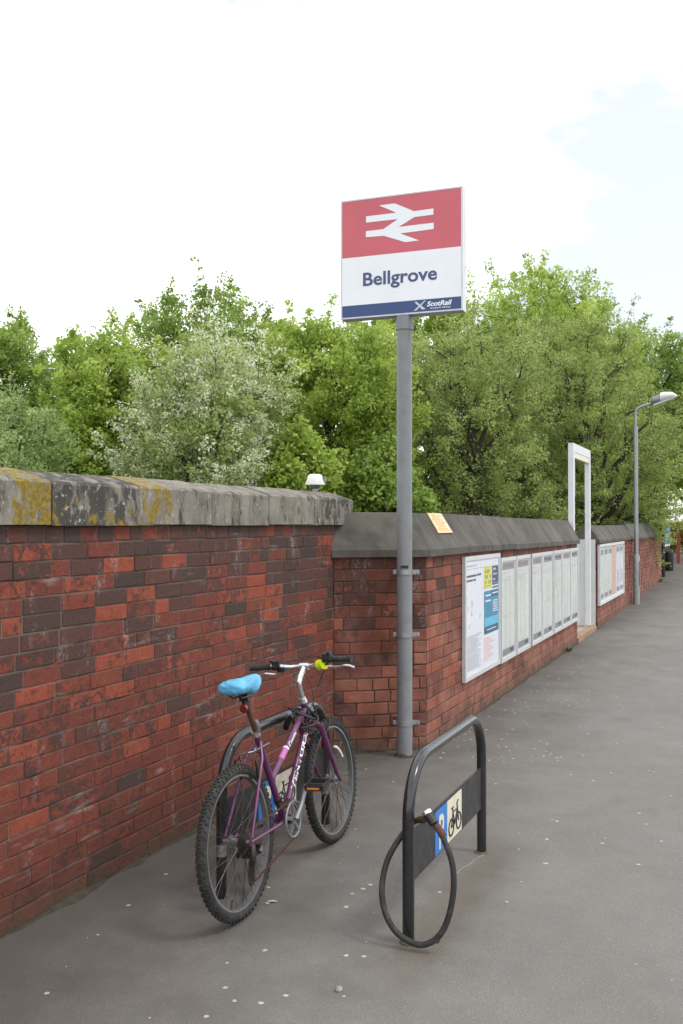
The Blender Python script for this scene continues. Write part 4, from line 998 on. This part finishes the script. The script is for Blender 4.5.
# ------------------------------------------------------------------ trees
def mesh_np(name, co, quads, mat, parent, colors=None):
    me = bpy.data.meshes.new(name); nv, nf = len(co), len(quads)
    me.vertices.add(nv); me.vertices.foreach_set('co', (co - np.array(WL[parent.name] if parent else (0, 0, 0))).astype(np.float32).ravel())
    me.loops.add(nf * 4); me.loops.foreach_set('vertex_index', quads.astype(np.int32).ravel())
    me.polygons.add(nf); me.polygons.foreach_set('loop_start', np.arange(0, nf * 4, 4, dtype=np.int32)); me.polygons.foreach_set('loop_total', np.full(nf, 4, dtype=np.int32))
    me.update(calc_edges=True); me.materials.append(mat)
    if colors is not None:
        a = me.color_attributes.new('lc', 'FLOAT_COLOR', 'POINT'); a.data.foreach_set('color', colors.astype(np.float32).ravel())
    o = bpy.data.objects.new(name, me)
    return reg(o, name, parent, WL[parent.name] if parent else (0, 0, 0))
def leaves(rs, cent, n, spread, size, pal, petals=None, pfrac=0):
    """cent: clump centres (m,3); returns coords, quads, colours"""
    m = len(cent); ci = rs.integers(0, m, n)
    off = rs.normal(0, 1, (n, 3)); off /= np.linalg.norm(off, axis=1, keepdims=True); off *= rs.random((n, 1)) ** .45; off *= (1.55 * spread * (.6 + .8 * rs.random((m, 1))))[ci]; off[:, 2] *= .7
    p = cent[ci] + off
    d = rs.normal(0, 1, (n, 3)); d[:, 2] -= .35; d /= np.linalg.norm(d, axis=1, keepdims=True)
    nn = rs.normal(0, 1, (n, 3)); nn[:, 2] = np.abs(nn[:, 2]) + .8; sd = np.cross(d, nn); sd /= np.linalg.norm(sd, axis=1, keepdims=True) + 1e-9
    up = np.cross(sd, d)
    L = size * rs.uniform(.6, 1.35, (n, 1)); W = L * rs.uniform(.30, .45, (n, 1))
    tip = p + d * L; mid = p + d * L * .48 + up * L * .09
    co = np.stack([p, mid + sd * W, tip, mid - sd * W], 1).reshape(-1, 3)
    quads = np.arange(n * 4).reshape(n, 4)
    cl = rs.random(m)[ci]; t = np.clip(.62 * cl + .38 * rs.random(n) + rs.normal(0, .08, n), 0, 1)[:, None]
    pal = np.array([lin(*c) for c in pal])
    col = np.where(t < .5, pal[0] + (pal[1] - pal[0]) * t * 2, pal[1] + (pal[2] - pal[1]) * (t - .5) * 2)
    if petals:
        hot = rs.random(m) < pfrac * 1.5; pm = hot[ci] & (rs.random(n) < .62)
        col[pm] = np.array(lin(*petals)) * rs.uniform(.8, 1.1, (pm.sum(), 1))
    col = np.concatenate([col, np.ones((n, 1))], 1)
    return co, quads, np.repeat(col, 4, axis=0)
def tree(name, label, u, Z, topv, hwpx, pal, nl, size, seed, base=.12, spread=.16, nclump=420, petals=None, pfrac=0, lob=16, twig=1.0, egg=.5, z0=-.06, group='trees behind the walls', shoot=1.0, flat=2.4):
    rs = np.random.default_rng(seed); bx, by = at(u, Z); H_ = zof(topv, Z); rx = hwpx / 940 * Z
    t = thing(name, (bx, by, z0), label, 'tree' if 'bush' not in name and 'shrub' not in name else 'shrub', group)
    zl = base * H_; hz = (H_ - zl)
    lobes = []
    for k in range(lob):
        f = (k + .5) / lob; zc = zl + hz * (.08 + .84 * f)
        prof_ = math.sqrt(max(.12, 1 - abs((f - .45) / .60) ** flat))
        a = k * 2.399 + rs.uniform(-.5, .5); rr = rx * prof_ * rs.uniform(.42, .78)
        if k == lob - 1: rr *= .3
        lobes.append((bx + rr * math.cos(a), by + rr * math.sin(a), zc, rx * rs.uniform(.30, .46) * (.62 + .55 * prof_)))
    lobes = np.array(lobes)
    vol = lobes[:, 3] ** 2; li = rs.choice(lob, nclump, p=vol / vol.sum())
    d = rs.normal(0, 1, (nclump, 3)); d /= np.linalg.norm(d, axis=1, keepdims=True)
    rad = rs.random((nclump, 1)) ** .45 * rs.uniform(.8, 1.12, (nclump, 1))
    cent = lobes[li, :3] + d * lobes[li, 3:4] * rad
    cent = cent[cent[:, 2] > z0 + .25]; cent[:, 2] = np.minimum(cent[:, 2], H_ * 1.0 - .02 * rs.random(len(cent)))
    # shoots reaching out of the crown break up its outline
    ns = int(len(cent) * .42); si = rs.permutation(len(cent))[:ns]; dirs = cent[si] - np.array([bx, by, zl + .35 * hz]); dirs /= np.linalg.norm(dirs, axis=1, keepdims=True) + 1e-6
    dirs[:, 2] += .55; dirs += rs.normal(0, .28, dirs.shape); dirs /= np.linalg.norm(dirs, axis=1, keepdims=True)
    ln = rs.uniform(.12, .34, (ns, 1)) * rx * shoot
    sh = np.concatenate([cent[si] + dirs * ln * f for f in (.45, .75, 1.0)])
    core = len(cent); 
    q = B(); th = max(.05, .028 * H_); tz = H_ * .74
    trunk = [(bx + .10 * rx * math.sin(k * 1.3 + seed), by + .10 * rx * math.cos(k * 1.7 + seed), z0 - .1 + (tz - z0) * k / 7) for k in range(8)]
    q.tube(trunk, [th * (1.25 if k == 0 else 1) * (1 - .105 * k) for k in range(8)], 9)
    nodes = [Vector(p) for p in trunk[2:]]
    for k in range(lob):
        L = Vector(lobes[k, :3]); zz = max(z0 + .25 * H_ * .5, L.z - .45 * rx - .12 * H_)
        f = min(6.9, max(.6, (zz - z0) / (tz - z0) * 7)); i = int(f); s0 = Vector(trunk[i]).lerp(Vector(trunk[min(7, i + 1)]), f - i)
        m1 = s0.lerp(L, .45) + Vector((rs.normal(0, .08), rs.normal(0, .08), -.03)) * rx; m2 = s0.lerp(L, .8) + Vector((rs.normal(0, .06), rs.normal(0, .06), .05)) * rx
        r0 = th * (.55 - .30 * f / 7); q.tube([s0, m1, m2, L], [r0, r0 * .7, r0 * .45, r0 * .25], 6); nodes += [m1, m2, L]
    q.build('trunk', MBARK, t)
    if twig > 0:
        q = B(); na = np.array([tuple(p) for p in nodes]); ids = rs.permutation(len(cent))[:int(len(cent) * twig)]
        for i in ids:
            c = cent[i]; j = int(np.argmin(((na - c) ** 2).sum(1) + (na[:, 2] > c[2] + .1) * .3)); a = Vector(na[j]); c = Vector(c)
            m_ = a.lerp(c, .55) + Vector(rs.normal(0, .05, 3)) + Vector((0, 0, -.03)); e = c + (c - a).normalized() * .12
            q.tube([a, m_, e], [.010, .007, .003], 3, False)
        q.build('twigs', MTWIG, t, smooth=0)['kind'] = 'stuff'
    if twig > 0:
        q = B()
        for i in range(0, ns): q.tube([Vector(cent[si[i]]), Vector(sh[2 * ns + i])], [.006, .002], 3, False)
        q.build('shoots', MTWIG, t, smooth=0)['kind'] = 'stuff'
    na_ = int(nl * .74); A1 = leaves(rs, cent, na_, spread, size, pal, petals, pfrac); A2 = leaves(rs, sh, nl - na_, spread * .42, size * .9, pal, petals, pfrac * 1.9)
    co = np.concatenate([A1[0], A2[0]]); qd = np.arange(len(co)).reshape(-1, 4); col = np.concatenate([A1[2], A2[2]])
    mesh_np('crown', co, qd, MPET if petals else MLEAF, t, col)
    return t
G_YEL = [(122, 146, 60), (156, 178, 80), (190, 204, 108)]
G_MID = [(106, 132, 60), (138, 162, 76), (172, 190, 104)]
G_DRK = [(92, 114, 62), (122, 144, 78), (152, 170, 100)]
G_OLV = [(120, 130, 82), (150, 158, 100), (182, 188, 128)]
G_GRY = [(118, 140, 82), (150, 170, 106), (182, 196, 138)]
G_OLV = [(118, 134, 74), (150, 166, 94), (184, 196, 120)]
tree('broadleaf_tree', 'dark green tree at the left edge of the picture', 8, 20, 322, 78, G_MID, 76000, .075, 101, spread=.19, lob=30, nclump=620)
tree('grey_green_bush', 'low grey-green bush at the far left above the wall', 18, 14.5, 396, 70, G_GRY, 34000, .055, 102, base=.1, lob=16, nclump=380)
tree('maple_tree', 'slim fresh yellow-green maple left of the blossom tree', 112, 17.5, 330, 78, G_YEL, 80000, .07, 103, base=.08, spread=.16, lob=32, nclump=640)
tree('whitebeam_tree', 'white-flowering tree with pale silvery leaves above the wall', 212, 15, 338, 86, [(126, 146, 80), (158, 174, 104), (188, 198, 140)], 90000, .05, 104, base=.08, petals=(220, 222, 198), pfrac=.28, nclump=640, lob=26, shoot=1.9)
tree('tall_tree', 'tall green tree rising behind the white-flowering tree', 208, 24, 300, 108, G_MID, 84000, .085, 105, base=.2, spread=.2, lob=32, nclump=660, flat=3.2)
tree('maple_tree', 'yellow-green maple left of the sign pole', 330, 18.5, 316, 92, G_YEL, 96000, .07, 106, base=.08, nclump=760, lob=32, flat=3)
tree('broadleaf_tree', 'green tree directly behind the sign panel', 412, 25, 286, 96, G_YEL, 66000, .09, 107, base=.1, spread=.2, lob=26)
tree('broadleaf_tree', 'tallest bright green tree right of the sign', 544, 30, 282, 118, G_YEL, 110000, .095, 108, base=.2, nclump=860, spread=.25, lob=34, flat=4, shoot=.7)
tree('hawthorn_tree', 'olive twiggy hawthorn between the sign pole and the white portal', 470, 21, 310, 100, G_OLV, 88000, .055, 109, base=.05, nclump=860, twig=1.0, lob=32, flat=3)
tree('hawthorn_tree', 'olive twiggy hawthorn behind the white portal and lamp', 588, 24, 314, 98, G_OLV, 88000, .06, 110, base=.05, nclump=860, lob=32, flat=3)
tree('broadleaf_tree', 'green tree right of the street lamp', 650, 34, 332, 74, G_MID, 66000, .09, 111, base=.34, spread=.22, lob=26)
tree('broadleaf_tree', 'green tree at the right edge overhanging the pavement end', 702, 36, 352, 72, G_MID, 46000, .10, 112, base=.22, spread=.24, lob=22)
tree('broadleaf_tree', 'mid green tree showing between the leftmost tree and the maple', 66, 25, 366, 68, G_MID, 44000, .085, 113, base=.1, lob=22, nclump=420)
tree('broadleaf_tree', 'light green tree filling the gap right of the white-flowering tree', 284, 23, 322, 66, G_YEL, 50000, .085, 114, base=.1, lob=22, nclump=460)
for k, (u, Z, tv, hw, lb) in enumerate([(296, 15.5, 424, 48, 'green bush beside the white dome camera'), (388, 17, 436, 48, 'dark bush close behind the sign pole'),
        (462, 25, 410, 74, 'shaded bush deep behind the twiggy hawthorns'), (536, 27, 420, 66, 'shaded bush between the two twiggy hawthorns'), (604, 30, 400, 72, 'shaded bush deep behind the street lamp'), (140, 25, 380, 84, 'shaded bush deep behind the white-flowering tree'), (628, 30, 455, 34, 'dark bush above the farthest brick wall')]):
    tree('bush', lb, u, Z, tv, hw, G_MID if k not in (0,) else G_YEL, 20000, .085, 130 + k, base=.03, lob=14, nclump=300, twig=.4, group='bushes behind the walls')
# hedge beyond the pavement end
rs = np.random.default_rng(77)
hd = thing('hedge', (-1.9, 44, gz(44)), 'yellowish clipped hedge at the far end of the pavement', 'hedge')
n = 26000; p = np.stack([rs.uniform(-4.2, 4, n), 44 + rs.normal(0, .35, n), gz(44) + .1 + 1.25 * rs.random(n) ** .8], 1)
co, qd, col = leaves(rs, p[:1500], n, .14, .10, [(96, 100, 40), (138, 132, 54), (168, 158, 74)])
mesh_np('foliage', co, qd, MLEAF, hd, col)
q = B()
for x in np.arange(-4, 4, .5): q.tube([(x, 44, gz(44) - .2), (x + .1, 44, gz(44) + .7)], .03, 6)
q.build('stems', MBARK, hd)
